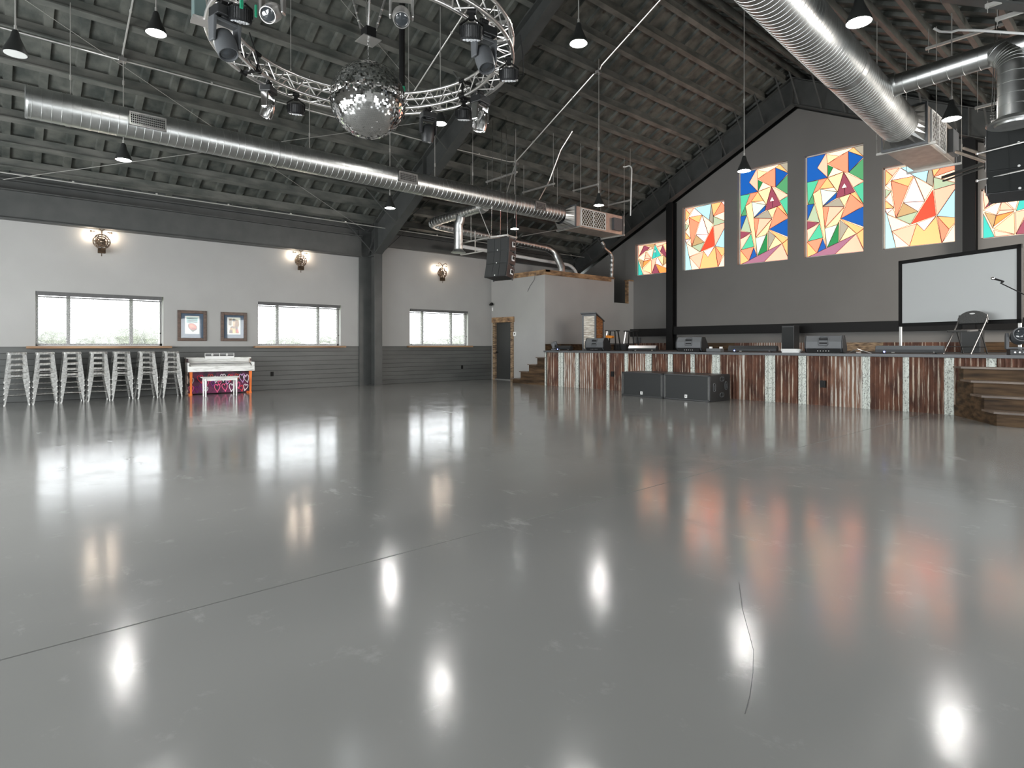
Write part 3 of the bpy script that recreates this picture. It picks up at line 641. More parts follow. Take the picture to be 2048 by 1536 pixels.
def duct_vent(t, X, Z, y0, y1, r, ang, sgn, h=.2):
    R = Matrix.Rotation(ang * sgn, 3, 'Y'); b = MB(); c = Vector((X, 0, Z)); n = Vector((sgn * math.cos(ang), 0, math.sin(ang))); u = Vector((-sgn * math.sin(ang), 0, math.cos(ang)))
    c = c + n * (r + .012)
    def bx(u0, u1, a, d, th, mi=0):
        p = [c + u * uu + n * nn + Vector((0, yy, 0)) for nn in (-.02, th) for uu, yy in ((u0, a), (u1, a), (u1, d), (u0, d))]; b.hexa(p, mi)
    bx(-h / 2, h / 2, y0 + .0, y1, -.005, 1)
    bx(-h / 2, -h / 2 + .025, y0, y1, .012); bx(h / 2 - .025, h / 2, y0, y1, .012); bx(-h / 2, h / 2, y0, y0 + .025, .012); bx(-h / 2, h / 2, y1 - .025, y1, .012)
    k = y0 + .045
    while k < y1 - .03: bx(-h / 2, h / 2, k, k + .008, .006); k += .03
    for j in range(1, 6): bx(-h / 2 + h * j / 6 - .004, -h / 2 + h * j / 6 + .004, y0, y1, .006)
    obj('vent_grille', b, [M['alu'], M['black']], t)
for y0, y1 in ((1.75, 2.3), (6.9, 7.4), (11.15, 11.55)): duct_vent(t, -11.95, 5.0, y0, y1, .25, math.radians(3), 1, .23)
# hangers of the left duct
def hanger(name, label, p, ztop, r=.007, grp='threaded hanger rods under the roof'):
    b = MB(); b.cyl(p, (p[0], p[1], ztop), r, n=6); b.cyl((p[0], p[1], p[2] + .25), (p[0], p[1], p[2] + .33), r * 2.2, n=6)
    return tag(obj(name, b, M['rod']), label, 'rod', grp)
t2 = ['near its closed end', 'behind the hanging spotlight ring', 'near the disco ball', 'close to its fork']
for y, l in zip((.98, 4.95, 8.05, 9.2), t2): hanger('hanger_rod', 'thin rod holding the left round duct ' + l, (-11.95, y, 5.25), zr(-11.95))
# fork off the left duct: along the wall, into the white room
t = thing('branch_duct', 'smaller round duct forking off the left duct and bending into the white room', 'duct', (-14.8, 10, 4.8))
p = [(-12.15, 9.75, 4.85)] + arc((-14.85, 9.75, 4.8), (-14.4, 9.75, 4.8), (-14.85, 10.2, 4.78)) + arc((-14.85, 15.0, 4.62), (-14.85, 14.5, 4.62), (-14.7, 15.1, 4.3)) + [(-14.55, 15.15, 3.95), (-14.55, 15.15, 2.65)]
rings_tube(p, .13, .14, 'duct_body', t, M['galv'])
b = MB(); b.tube([(-12.3, 9.75, 4.86), (-12.12, 9.75, 4.86)], [.19, .15], 20); obj('saddle', b, M['galv'], t, smooth=True)
p = [(-13.2, 9.75, 4.82), (-13.2, 9.72, 4.62), (-13.25, 9.7, 4.5), (-13.25, 9.7, 3.78)]
rings_tube(p, .125, .25, 'drop', t, M['galv'])
b = MB(); b.lathe([(.125, .08), (.16, .03), (.205, 0), (.19, -.02), (.1, -.03), (0, -.03)], 24, (-13.25, 9.7, 3.76)); obj('diffuser_ring', b, M['galv'], t, smooth=True)
# the bigger duct on the right
t = thing('spiral_duct', 'large round galvanized duct crossing the top right corner toward the stained glass', 'duct', (-3.0, 8, 4.95))
def rd(y): return (-2.6 - (y - 2.0) * .0635, y, 4.93)
rings_tube([rd(2.2), rd(11.55)], .29, .085, 'duct_body', t, M['galv'])
for y in (8.6,):
    c = Vector(rd(y)); b = MB(); b.tube([c - Vector((0, .06, 0)), c + Vector((0, .06, 0))], .3, 28, False); obj('collar', b, M['galv'], t, smooth=True)
t = thing('branch_duct', 'short round duct branching right from the large duct, dropping to a round diffuser', 'duct', (-2.2, 10, 5))
b = MB(); b.tube([(-3.1, 10.0, 5.0), (-2.78, 10.0, 5.04)], [.21, .165], 20); obj('saddle', b, M['galv'], t, smooth=True)
rings_tube([(-2.95, 10.0, 5.02), (-1.2, 9.95, 5.05), (-.8, 9.94, 5.05)], .15, .16, 'duct_body', t, M['galv'])
rings_tube([(-1.62, 9.95, 5.05)] + arc((-1.47, 9.9, 4.9), (-1.56, 9.92, 4.98), (-1.45, 9.85, 4.75)) + [(-1.45, 9.85, 4.06)], .165, .12, 'drop', t, M['galv'])
b = MB(); b.lathe([(.165, .08), (.2, .05), (.285, 0), (.27, -.02), (.2, -.005), (.19, -.03), (.1, -.035), (0, -.035)], 28, (-1.45, 9.85, 4.05)); obj('diffuser_ring', b, M['galv'], t, smooth=True)
# ---- air handlers
def unit(x0, x1, y0, y1, z0, z1, side, label):
    t = thing('air_handler', label, 'air handler', ((x0 + x1) / 2, (y0 + y1) / 2, z0))
    b = MB(); b.box(x0, x1, y0, y1, z0, z1); obj('casing', b, M['copper'], t, bevel=.01)
    b = MB(); xs_ = x1 if side > 0 else x0
    ya, yb = y0 + .25, y0 + (y1 - y0) * .6
    b.box(xs_ + side * .004, xs_ + side * .012, ya, yb, z0 + .05, z1 - .05, 1)
    for k in range(-6, 14):
        for sg in (1, -1):
            pts = []
            for zz_ in (z0 + .05, z1 - .05):
                yy = ya + k * .11 + (zz_ - z0) * .9 * sg + (0 if sg > 0 else .5); pts.append((yy, zz_))
            (ya_, za_), (yb_, zb_) = pts
            lo, hi = ya, yb     # clip the diagonal to the filter opening
            def cl(yq):
                tq = (yq - ya_) / (yb_ - ya_); return za_ + (zb_ - za_) * tq
            A, Bq = sorted(((ya_, za_), (yb_, zb_)))
            if Bq[0] <= lo or A[0] >= hi: continue
            if A[0] < lo: A = (lo, cl(lo))
            if Bq[0] > hi: Bq = (hi, cl(hi))
            if math.dist(A, Bq) > .03: b.bar((xs_ + side * .02, A[0], A[1]), (xs_ + side * .02, Bq[0], Bq[1]), .01, .012, (1, 0, 0))
    for yy in (ya, (ya + yb) / 2, yb): b.box(xs_, xs_ + side * .03, yy - .012, yy + .012, z0 + .04, z1 - .04)
    for zz_ in (z0 + .04, z1 - .06): b.box(xs_, xs_ + side * .03, ya, yb, zz_, zz_ + .02)
    obj('filter_rack', b, [M['white'], M['darkwood']], t)
    b = MB()
    cx_, cz_ = (x0 + x1) / 2, (z0 + z1) / 2 + .03; r = .25 if side > 0 else .29; n = 24; R1 = []; R2 = []
    for k in range(n):
        a = 2 * PI * k / n; c, s_ = math.cos(a), math.sin(a); q = max(abs(c), abs(s_))
        R1.append((cx_ + c * r, y0 - .28, cz_ + s_ * r)); R2.append((cx_ + c / q * (x1 - x0) / 2, y0, cz_ - .03 + s_ / q * (z1 - z0) / 2))
    b.add(R1 + R2, [(k, (k + 1) % n, n + (k + 1) % n, n + k) for k in range(n)]); obj('transition', b, M['galv'], t)
    b = MB(); b.box(x0 - .02, x1 + .02, y0 - .015, y0 + .03, z0 - .03, z1 + .03); obj('flange', b, M['gray_p'], t)
    b = MB(); b.box(x0 - .02, x1 + .02, y1 - .03, y1 + .015, z0 - .02, z1 + .02); obj('flange', b, M['gray_p'], t)
    for yy in (y0 + .08, y1 - .08): b = MB(); b.bar((x0 - .12, yy, z0 - .02), (x1 + .12, yy, z0 - .02), .04, .04); obj('support_strut', b, M['rod'], t)
    b = MB(); q = x0 if side > 0 else x1
    b.box(xs_, xs_ + side * .09, y1 - .55, y1 - .15, z0 + .1, z1 - .12); obj('control_box', b, M['gray_p'], t)
    return t
unit(-12.3, -11.6, 12.65, 14.85, 4.63, 5.22, 1, 'boxy air handler at the end of the left duct above the white room')
unit(-3.53, -2.88, 11.85, 13.75, 4.63, 5.28, 1, 'boxy air handler with orange-lit underside at the end of the large duct')
for side, xs_, ys_, lab in ((-1, (-12.42, -11.48), (12.75, 14.75), 'the left air handler'), (1, (-3.65, -2.76), (11.95, 13.65), 'the right air handler')):
    for i, x in enumerate(xs_):
        for j, y in enumerate(ys_):
            hanger('hanger_rod', 'hanger rod holding %s, %s %s corner' % (lab, ['window side', 'far side'][i], ['front', 'stage side'][j]), (x, y, 4.63), zr(x), .006)
# strut trapezes and pipes around the units
def strut(label, a, b_, z, up):
    t = thing('strut_trapeze', label, 'strut', ((a[0] + b_[0]) / 2, (a[1] + b_[1]) / 2, z))
    b = MB(); b.bar((*a, z), (*b_, z), .041, .041); obj('channel', b, M['rod'], t)
    for q in (a, b_):
        b = MB(); f = Vector(q) * .92 + Vector(((a[0] + b_[0]) / 2, (a[1] + b_[1]) / 2)) * .08
        b.cyl((f.x, f.y, z - .08), (f.x, f.y, up(f.x)), .005, n=6); b.cyl((f.x, f.y, z - .03), (f.x, f.y, z + .03), .014, n=6); obj('threaded_rod', b, M['rod'], t)
strut('metal strut hung on rods above the left duct, nearer one', (-12.9, 10.4), (-11.6, 10.4), 5.75, zr)
strut('metal strut hung on rods above the left duct, by the speakers', (-12.7, 11.6), (-11.4, 11.6), 5.62, zr)
strut('small strut on rods above the left air handler filter', (-12.2, 13.2), (-11.2, 13.2), 5.85, zr)
strut('small strut on rods above the far end of the left air handler', (-12.0, 14.6), (-11.1, 14.6), 5.6, zr)
strut('perforated strut above the right branch duct', (-2.95, 12.1), (-1.9, 12.1), 6.3, zr)
strut('strut hung on rods below the right branch duct', (-2.4, 12.8), (-1.5, 12.8), 5.3, zr)
strut('upper strut in the top right corner, nearer the roof', (-1.5, 8.5), (-.95, 8.5), 5.05, zr)
strut('lower strut in the top right corner, over the round branch duct', (-1.5, 9.05), (-1.0, 9.05), 5.1, zr)
b = MB(); b.tube([at(1868, 57, Y=9.6), at(1880, 63, Y=9.6), at(1903, 64, Y=9.55), at(1917, 60, Y=9.5), at(1960, 61, Y=9.4), at(2060, 68, Y=9.3)], .016, 8)
tag(obj('conduit_pipe', b, M['white'], smooth=True), 'white pipe with a bend running to the right frame edge above the branch duct', 'pipe')
for dx in (0, .14):
    b = MB(); b.tube([(-2.75 + dx, 13.2 - dx, 4.72), (-2.3 + dx, 13.0 - dx, 4.4), (-2.0 + dx, 12.9 - dx, 4.12)], .028, 8)
    tag(obj('refrigerant_line', b, M['copper'], smooth=True), 'copper coloured insulated line slanting down from the right air handler, ' + ('upper' if dx else 'lower') + ' of two', 'pipe', 'insulated lines at the right air handler')
b = MB(); b.bar((-3.2, 14.3, 4.55), (-1.2, 12.5, 4.45), .05, .05); b.bar((-3.2, 14.35, 4.49), (-1.2, 12.55, 4.39), .03, .03)
tag(obj('beam_strut', b, M['steel']), 'dark double strut running from the right air handler to the speakers', 'strut')
b = MB(); b.tube([(-11.25, 14.4, 6.6), (-11.2, 14.45, 6.6)] + arc((-11.0, 14.5, 6.6), (-11.12, 14.5, 6.62), (-11.0, 14.5, 6.45)) + [(-11.05, 14.5, 5.1)], .018, 8)
tag(obj('conduit_pipe', b, M['white'], smooth=True), 'pale flexible conduit dropping to the left air handler', 'pipe')
b = MB(); b.tube([(-15.2, 11.0, 4.35), (-15.2, 14.8, 4.22)] + arc((-15.2, 16.6, 4.2), (-15.2, 16.0, 4.2), (-15.15, 16.65, 3.7)) + [(-15.15, 16.65, 2.6)], .06, 12)
tag(obj('vent_pipe', b, M['whitep'], smooth=True), 'white plastic vent pipe bending down into the white room', 'pipe')
b = MB(); pp = [at(1203, 483, X=-13.8), at(1207, 489, X=-13.8), at(1208, 496, X=-13.8), at(1220, 506, X=-13.85), at(1224, 514, X=-13.85), at(1223, 552, X=-13.85), at(1223, 585, X=-13.85)]
qq = []
for a_, c_ in zip(pp, pp[1:]):
    for k in range(8): qq.append(a_ + (c_ - a_) * k / 8)
b.tube(qq, [.062 + .008 * (k % 2) for k in range(len(qq))], 12)
tag(obj('flexible_duct', b, M['galv']), 'crinkled silver flexible duct dropping into the white room by the gable', 'duct')
# conduit runs
def conduit(label, pts, r=.013, clips=True, m='conduit'):
    b = MB(); b.tube(pts, r, 6)
    P_ = [Vector(p) for p in pts]
    if clips:
        for a, c in zip(P_, P_[1:]):
            n = int((c - a).length / 1.5)
            for k in range(n): p = a + (c - a) * ((k + .5) / max(1, n)); b.cbox(p + Vector((0, 0, .012)), (.05, .035, .04))
    return tag(obj('conduit_pipe', b, M[m]), label, 'conduit')
c_z = .06
conduit('thin bright conduit running high along the window wall, above the beam', [(-15.3, YB, 4.58), (-15.3, 17.2, 4.58)])
conduit('long bright conduit running down the roof slope over the stage-side row of lamps', [(-7.7, 11.2, zr(-7.7) - .03), (-9.4, 11.2, zr(-9.4) - .03), (-9.5, 11.2, zr(-9.5) - .12), (-9.65, 11.2, zr(-9.65) - .03), (-12.55, 11.2, zr(-12.55) - .05)], .016)
conduit('second slanting conduit reaching the left duct from the roof', [(-11.2, 12.1, zr(-11.2) - .02), (-11.6, 12.05, zr(-11.6) - .25), (-12.0, 12.0, 5.9), (-12.1, 11.6, 5.2)], .016)
conduit('conduit dropping from the roof junction onto the left duct', [(-12.55, 11.2, zr(-12.55) - .05), (-12.3, 10.6, 5.25)], .016, False)
conduit('slanting conduit seen behind the right half of the spotlight ring', [(-9.3, 7.2, zr(-9.3) - .03), (-12.4, 7.2, zr(-12.4) - .03)], .016)
conduit('conduit down the roof slope above the nearest lamp', [(-7.7, 1.78, zr(-7.7) - .03), (-12.55, 1.78, zr(-12.55) - .05)], .016)
conduit('long thin conduit along a purlin, passing behind the spotlight ring', [(-12.7, YB, zr(-12.7) - .02), (-12.7, 1.2, zr(-12.7) - .02), (-12.6, 1.78, zr(-12.6) - .12), (-12.7, 2.3, zr(-12.7) - .02), (-12.7, 8.2, zr(-12.7) - .02)])
conduit('thin conduit along a purlin right of the main frame', [(-12.7, 8.9, zr(-12.7) - .02), (-12.6, 11.0, zr(-12.6) - .05), (-12.55, 11.2, zr(-12.55) - .05)])
for x, y, l in ((-12.6, 1.78, 'above the far left lamp'), (-9.5, 11.2, 'on the slanting conduit under the roof'), (-12.55, 11.2, 'where two conduits meet over the left duct'), (-12.5, 7.2, 'over the lamp beside the steel column')):
    b = MB(); z = zr(x) - .12; b.box(x - .06, x + .06, y - .06, y + .06, z - .03, z + .04); b.cyl((x, y, z + .04), (x, y, zr(x)), .01, n=6)
    tag(obj('junction_box', b, M['alu']), 'small metal junction box ' + l, 'junction box')
def cable(label, a, b_, r=.006):
    b = MB(); b.cyl((*a, zr(a[0]) + (-.02 if abs(a[0] - RX) < 8 else -.1)), (*b_, zr(b_[0]) - .02), r, n=5); tag(obj('brace_rod', b, M['rod']), label, 'brace rod')
for i, (xa, xb) in enumerate(((-16.0, -12.0), (-12.0, -8.0))):
    w = ['lower', 'upper'][i]
    cable('thin diagonal roof brace rod, %s pair left of the frame, rising away from the camera' % w, (xa, .2), (xb, 8.3))
    cable('thin diagonal roof brace rod, %s pair left of the frame, rising toward the camera' % w, (xa, 8.3), (xb, .2))

# ------------------------------------------------------------------ pendant lamps
def lamp_shade_parts(t, x, y, z, ztop, on):
    b = MB(); b.lathe([(.028, .3), (.04, .27), (.055, .2), (.09, .12), (.125, .04), (.135, 0), (.128, 0), (.118, .04), (.085, .115), (.05, .19), (0, .2)], 24, (x, y, z)); obj('shade', b, M['shade'], t, smooth=True)
    b = MB()
    if on: b.sphere((x, y, z + .045), .095, 16, (1, 1, .6))
    else: b.lathe([(0, -.002), (.12, 0), (.12, .01), (0, .012)], 24, (x, y, z))
    obj('diffuser', b, M['bulb'] if on else M['shadein'], t, smooth=True)
    b = MB(); b.cyl((x, y, z + .3), (x, y, ztop), .009, n=6); b.cyl((x, y, z + .3), (x, y, z + .36), .016, n=8)
    if ztop - z > 2: b.cyl((x, y, z + 1.35), (x, y, z + 1.43), .018, n=8)
    obj('cord', b, M['rod'], t)
LAMPS = [(-12.6, 1.8, 4.52, 'hanging below the left duct near its closed end'), (-9.49, 1.74, 5.55, 'left of the spotlight ring, high near the top'), (-9.9, 6.8, 5.65, 'seen just under the right part of the spotlight ring'),
         (-12.6, 7.2, 4.48, 'beside the main steel column, below the left duct'), (-5.85, 6.45, 5.6, 'right of the spotlight ring, high under the ridge'), (-2.37, 7.18, 4.75, 'right of the large duct, highest in the picture'),
         (-12.6, 11.2, 4.5, 'above the left hanging speakers'), (-9.49, 11.2, 4.62, 'in front of the left air handler'), (-5.76, 11.2, 4.64, 'on a long cord beside the tall stained glass window'), (-2.4, 11.25, 4.72, 'beside the right air handler')]
for x, y, z, l in LAMPS:
    t = thing('pendant_lamp', 'lit pendant lamp ' + l, 'pendant lamp', (x, y, z), group='lit pendant lamps'); lamp_shade_parts(t, x, y, z, zr(x) + .22, True)
x, y, z = -9.7, .24, 4.85
t = thing('pendant_lamp', 'unlit black bell-shaped pendant lamp in the upper left corner', 'pendant lamp', (x, y, z)); lamp_shade_parts(t, x, y, z, zr(x) + .22, False)

# ------------------------------------------------------------------ disco ball
BC = Vector((-7.28, 3.83, 4.5))
t = thing('disco_ball', 'large mirrored disco ball hanging in the middle of the ring', 'disco ball', BC)
b = MB(); R = .5; rows = 62; rr = random.Random(5)
for i in range(rows):
    a0 = -PI / 2 + PI * i / rows; a1 = a0 + PI / rows; am = (a0 + a1) / 2; n = max(4, int(2 * PI * R * math.cos(am) / (PI * R / rows)))
    for k in range(n):
        t0, t1 = 2 * PI * k / n, 2 * PI * (k + .975) / n; a1b = a0 + (a1 - a0) * .97; jt = rr.uniform(-.004, .004); ju = rr.uniform(-.004, .004); vs = []
        for aa, tt in ((a0, t0), (a0, t1), (a1b, t1), (a1b, t0)):
            rj = R * (1 + jt * (tt - (t0 + t1) / 2) / (t1 - t0) * .9 + ju * (aa - am) / (a1 - a0) * .9)
            vs.append(BC + Vector((math.cos(aa) * math.cos(tt), math.cos(aa) * math.sin(tt), math.sin(aa))) * rj)
        b.add(vs, [(0, 1, 2, 3)])
mt = obj('mirror_tiles', b, M['mirror'], t)
b = MB(); b.sphere(BC, .493, 48); obj('core', b, M['gray_p'], t, smooth=True)
b = MB(); z = 5.0; k = 0
while z < 5.3:
    c = BC.copy(); c.z = z + .02; d = (.012, 0, 0) if k % 2 else (0, .012, 0); q = []
    for j in range(8):
        a = 2 * PI * j / 8; q.append(c + Vector(d) * math.cos(a) + Vector((0, 0, .024)) * math.sin(a))
    b.tube(q, .0035, 5, closed=True); z += .037; k += 1
obj('chain', b, M['chrome'], t)
b = MB(); b.cyl(BC + Vector((0, 0, .49)), BC + Vector((0, 0, .53)), .04, n=12); obj('top_cap', b, M['chrome'], t)
t = thing('rotator_motor', 'small square motor plate above the disco ball', 'motor', (BC.x, BC.y, 5.3))
b = MB(); b.box(BC.x - .13, BC.x + .13, BC.y - .13, BC.y + .13, 5.3, 5.31); obj('plate', b, M['alu'], t)
b = MB(); b.box(BC.x - .07, BC.x + .09, BC.y - .07, BC.y + .07, 5.31, 5.46); b.cyl((BC.x - .1, BC.y + .02, 5.33), (BC.x - .1, BC.y + .02, 5.47), .035, n=12); obj('motor_body', b, M['black'], t)

# ------------------------------------------------------------------ circular truss
RC = Vector((-7.28, 3.83, 0)); RO, RI, TZ0, TZ1 = 1.95, 1.71, 5.08, 5.32
t = thing('circular_truss', 'aluminium box truss ring hung below the ridge around the disco ball', 'truss', (RC.x, RC.y, TZ0))
def rp(a, r, z): return Vector((RC.x + r * math.cos(a), RC.y + r * math.sin(a), z))
for r, z in ((RO, TZ0), (RO, TZ1), (RI, TZ0), (RI, TZ1)):
    b = MB(); b.tube([rp(2 * PI * k / 96, r, z) for k in range(96)], .025, 10, closed=True); obj('chord', b, M['alu'], t, smooth=True)
NS = 64
for nm, f in (('outer_lacing', lambda i: (RO, TZ0 if i % 2 else TZ1)), ('inner_lacing', lambda i: (RI, TZ1 if i % 2 else TZ0)), ('top_lacing', lambda i: (RO if i % 2 else RI, TZ1)), ('bottom_lacing', lambda i: (RI if i % 2 else RO, TZ0))):
    b = MB()
    for i in range(NS):
        b.cyl(rp(2 * PI * i / NS, *f(i)), rp(2 * PI * (i + 1) / NS, *f(i + 1)), .0095, n=6)
    obj(nm, b, M['alu'], t, smooth=True)
for k in range(6):
    a = 2 * PI * k / 6 + .62; b = MB()
    for r, z in ((RO, TZ0), (RO, TZ1), (RI, TZ0), (RI, TZ1)): b.cyl(rp(a - .035, r, z), rp(a + .035, r, z), .031, n=10)
    b.bar(rp(a, RI, TZ0), rp(a, RO, TZ0), .05, .03); b.bar(rp(a, RI, TZ1), rp(a, RO, TZ1), .05, .03); b.bar(rp(a, RI, TZ0), rp(a, RI, TZ1), .03, .03)
    obj('coupler', b, M['black'] if k % 2 else M['alu'], t)
for k in range(4):
    a = PI / 4 + PI / 2 * k + .3; e = Vector((BC.x, BC.y, 5.46))
    b = MB(); p0 = e + Vector((math.cos(a), math.sin(a), 0)) * .1; p1 = rp(a, RI, TZ1 + .05); p2 = Vector((RC.x + 1.25 * math.cos(a), RC.y + .9 * math.sin(a), zr(RC.x + 1.25 * math.cos(a))))
    b.cyl(p0, p2, .008, n=6); b.cyl(p0, p0 + (p2 - p0) * .14, .016, n=6)
    for j in range(3): b.sphere(p0 + (p2 - p0) * (.03 + .03 * j), .02, 6)
    tag(obj('suspension_cable', b, M['alu']), 'steel cable rising from the disco ball motor to the roof, ' + ['toward the stage', 'toward the windows', 'toward the camera', 'to the far side'][k], 'cable')
for k in range(6):
    a = PI / 3 * k + .2; p = rp(a, 1.83, TZ1); b = MB(); b.cyl(p, (p.x, p.y, zr(p.x)), .005, n=6); b.cyl(p, p + Vector((0, 0, .12)), .014, n=6)
    tag(obj('truss_hanger', b, M['rod']), 'thin steel hanger holding the truss ring, ' + ORD[k] + ' counting round from the stage side', 'cable')
# a black sleeve of power cable dropping to the ring
p = at(804, 60, Y=5.35)
b = MB(); x, y = p.x, p.y; b.cyl((x, y, TZ1 - .2), (x, y, zr(x)), .05, n=10); b.cyl((x + .01, y, TZ1 + .22), (x + .01, y, TZ1 + .34), .053, n=10, mi=1)
tag(obj('cable_sleeve', b, [M['black'], M['green']]), 'thick black cable sleeve with green tape hanging down behind the ball', 'cable')
def ring_at(px, far=True, R=1.83):
    d = ray(px, HOR); d.z = 0; o = -Vector((RC.x, RC.y, 0)); A = d.dot(d); B_ = 2 * d.dot(o); C2 = o.dot(o) - R * R; D = B_ * B_ - 4 * A * C2
    s = math.sqrt(max(0, D)); k = (-B_ + (s if far else -s)) / (2 * A); p = d * k; return Vector((p.x, p.y, TZ0 - .03))
def clamp(b, z=0): b.cbox((0, 0, z - .015), (.06, .05, .1)); b.cyl((-.05, 0, z + .03), (.05, 0, z + .03), .034, n=10)
def moving_head(p, yaw, tilt, label, s=1.0, m='gray_p', grp='moving head spotlights on the ring'):
    t = thing('moving_head_light', label, 'spotlight', p, yaw, grp)
    b = MB(); clamp(b); obj('clamp', b, M['black'], t, local=True)
    b = MB(); b.cbox((0, 0, -.1 * s), (.26 * s, .2 * s, .11 * s)); b.cbox((0, 0, -.16 * s), (.14 * s, .14 * s, .03 * s)); obj('base_box', b, M['blackp'], t, local=True, bevel=.012)
    b = MB(); b.cbox((0, 0, -.19 * s), (.3 * s, .1 * s, .04 * s))
    for sx_ in (-1, 1): b.hexa([(sx_ * .125 * s, -.05 * s, -.43 * s), (sx_ * .155 * s, -.05 * s, -.43 * s), (sx_ * .155 * s, .05 * s, -.43 * s), (sx_ * .125 * s, .05 * s, -.43 * s), (sx_ * .115 * s, -.065 * s, -.17 * s), (sx_ * .155 * s, -.065 * s, -.17 * s), (sx_ * .155 * s, .065 * s, -.17 * s), (sx_ * .115 * s, .065 * s, -.17 * s)])
    obj('yoke', b, M[m], t, local=True, bevel=.01)
    R_ = Matrix.Rotation(tilt, 3, 'X'); c = Vector((0, 0, -.4 * s))
    b = MB(); b.lathe([(0, .14), (.06, .138), (.095, .11), (.112, .04), (.115, -.04), (.108, -.12), (.1, -.17), (.092, -.17), (.085, -.14), (0, -.135)], 20, c, R_ @ Matrix.Scale(s, 3)); hd = obj('head', b, M[m], t, smooth=True, local=True)
    b = MB(); b.lathe([(.04, -.128), (.08, -.134), (.084, -.15), (.07, -.158), (0, -.166)], 20, c, R_ @ Matrix.Scale(s, 3)); obj('lens', b, M['lens'], hd, smooth=True, local=True)
    b = MB(); b.cbox((.09 * s, .11 * s, -.06 * s), (.03, .03, .03)); obj('power_plug', b, M['blue'], t, local=True)
    return t
def par(p, yaw, label, s=1.0, tilt=0):
    t = thing('par_light', label, 'spotlight', p, yaw, 'LED par cans on the ring'); R_ = Matrix.Rotation(tilt, 3, 'X'); c = Vector((0, 0, -.2 * s))
    b = MB(); clamp(b); obj('clamp', b, M['black'], t, local=True)
    b = MB()
    for sx_ in (-1, 1): b.bar((sx_ * .02, 0, -.04), (sx_ * .13 * s, 0, -.12 * s), .012, .03, (0, 1, 0)); b.bar((sx_ * .13 * s, 0, -.12 * s), (sx_ * .13 * s, 0, -.22 * s), .012, .03, (0, 1, 0))
    obj('bracket', b, M['black'], t, local=True)
    b = MB(); prof = [(0, .09), (.09, .085), (.115, .06), (.118, -.05), (.125, -.08), (.118, -.08), (.112, -.07), (0, -.07)]; b.lathe(prof, 24, c, R_ @ Matrix.Scale(s, 3))
    for k in range(28): a = 2 * PI * k / 28; q = c + R_ @ Vector((math.cos(a) * .12 * s, math.sin(a) * .12 * s, 0)); b.cbox(q, (.006, .012, .12 * s), R_ @ Matrix.Rotation(a + PI / 2, 3, 'Z'))
    cn = obj('can', b, M['blackp'], t, local=True)
    b = MB(); spots = [(0, 0)] + [(.042 * math.cos(a), .042 * math.sin(a)) for a in [2 * PI * k / 6 for k in range(6)]] + [(.085 * math.cos(a), .085 * math.sin(a)) for a in [2 * PI * k / 12 for k in range(12)]]
    for u, v in spots: b.lathe([(0, -.084), (.014, -.082), (.018, -.07), (0, -.07)], 8, c + R_ @ Vector((u, v, 0)) * s, R_ @ Matrix.Scale(s, 3))
    obj('led_face', b, M['led'], cn, local=True, smooth=True)
    return t
def face(p): return math.atan2(-p.x, p.y) if False else math.atan2(p.y - 0, p.x - 0) - PI / 2
p = ring_at(450, False); moving_head(p, face(p) + .5, -.45, 'big moving head light under the left end of the ring, pointing down left', 1.05)
p = ring_at(537); moving_head(p, face(p) + 1.1, .35, 'moving head light on the ring left of the disco ball', .86, 'chrome')
p = ring_at(592); par(p, face(p), 'small round LED can on the ring just left of the disco ball', 1.0, .25)
p = ring_at(480, False, 1.71) + Vector((0, 0, .1)); par(p, face(p), 'LED can at the top edge above the driver box', 1.0, .3)
p = ring_at(545, False); moving_head(p, face(p) + 2.7, .9, 'silver moving head at the top edge, left of the ball', .84, 'alu')
p = ring_at(803, False); moving_head(p, face(p), -.8, 'silver moving head at the top edge facing the camera, right of the ball', .84, 'alu')
p = ring_at(943, False); par(p, face(p), 'LED can with clear lens dots on the near right of the ring', 1.05, .35)
p = ring_at(968, False); moving_head(p, face(p) + .6, -.4, 'moving head light inside the right end of the ring, upper one', 1.0)
p = ring_at(1018); par(p, face(p), 'LED can at the far right end of the ring', 1.0, .3)
p = ring_at(961, True); moving_head(p, face(p) + .9, .15, 'silver grey moving head on the right of the ring, lower one', .98, 'chrome')
p = ring_at(928); par(p, face(p), 'LED can below the ring right of the ball', 1.0, .25)
p = ring_at(856); moving_head(p, face(p) + .4, .2, 'dark moving head light on the ring just right of the disco ball', .9, 'blackp')
p = ring_at(424, False, 1.83) + Vector((0, 0, .3))
t = thing('driver_box', 'grey dimmer box with cables clamped on the near left of the ring', 'dimmer box', p, face(p) + .2)
b = MB(); b.cbox((0, 0, -.12), (.42, .16, .3)); obj('housing', b, mat('teal_grey', (.12, .17, .165), .45), t, local=True, bevel=.01)
b = MB(); b.cbox((0, 0, -.285), (.44, .18, .03)); obj('base_plate', b, M['alu'], t, local=True)
b = MB(); b.cbox((.05, -.085, -.1), (.2, .02, .2)); b.cyl((.12, -.1, -.06), (.12, -.08, -.06), .03, n=10); obj('panel', b, M['blackp'], t, local=True)
for px, l in ((490, 'left of the green tags'), (1003, 'beside the upper right moving head')):
    p = ring_at(px); b = MB(); q = [p + Vector((0, 0, .25)), p + Vector((.15, .1, -.05)), p + Vector((.35, .1, -.12)), p + Vector((.45, .0, .08)), p + Vector((.5, -.1, .3))]
    b.tube(q, .008, 6); tag(obj('cable_loop', b, M['black'], smooth=True), 'thin black cable looping under the ring ' + l, 'cable')
p = ring_at(483, False); b = MB(); b.cbox((p.x, p.y, p.z - .1), (.03, .03, .14)); b.cbox((p.x + .1, p.y + .12, p.z - .2), (.02, .02, .13)); tag(obj('cable_tag', b, M['green']), 'bright green tape tags on the cable beside the driver box', 'tape')
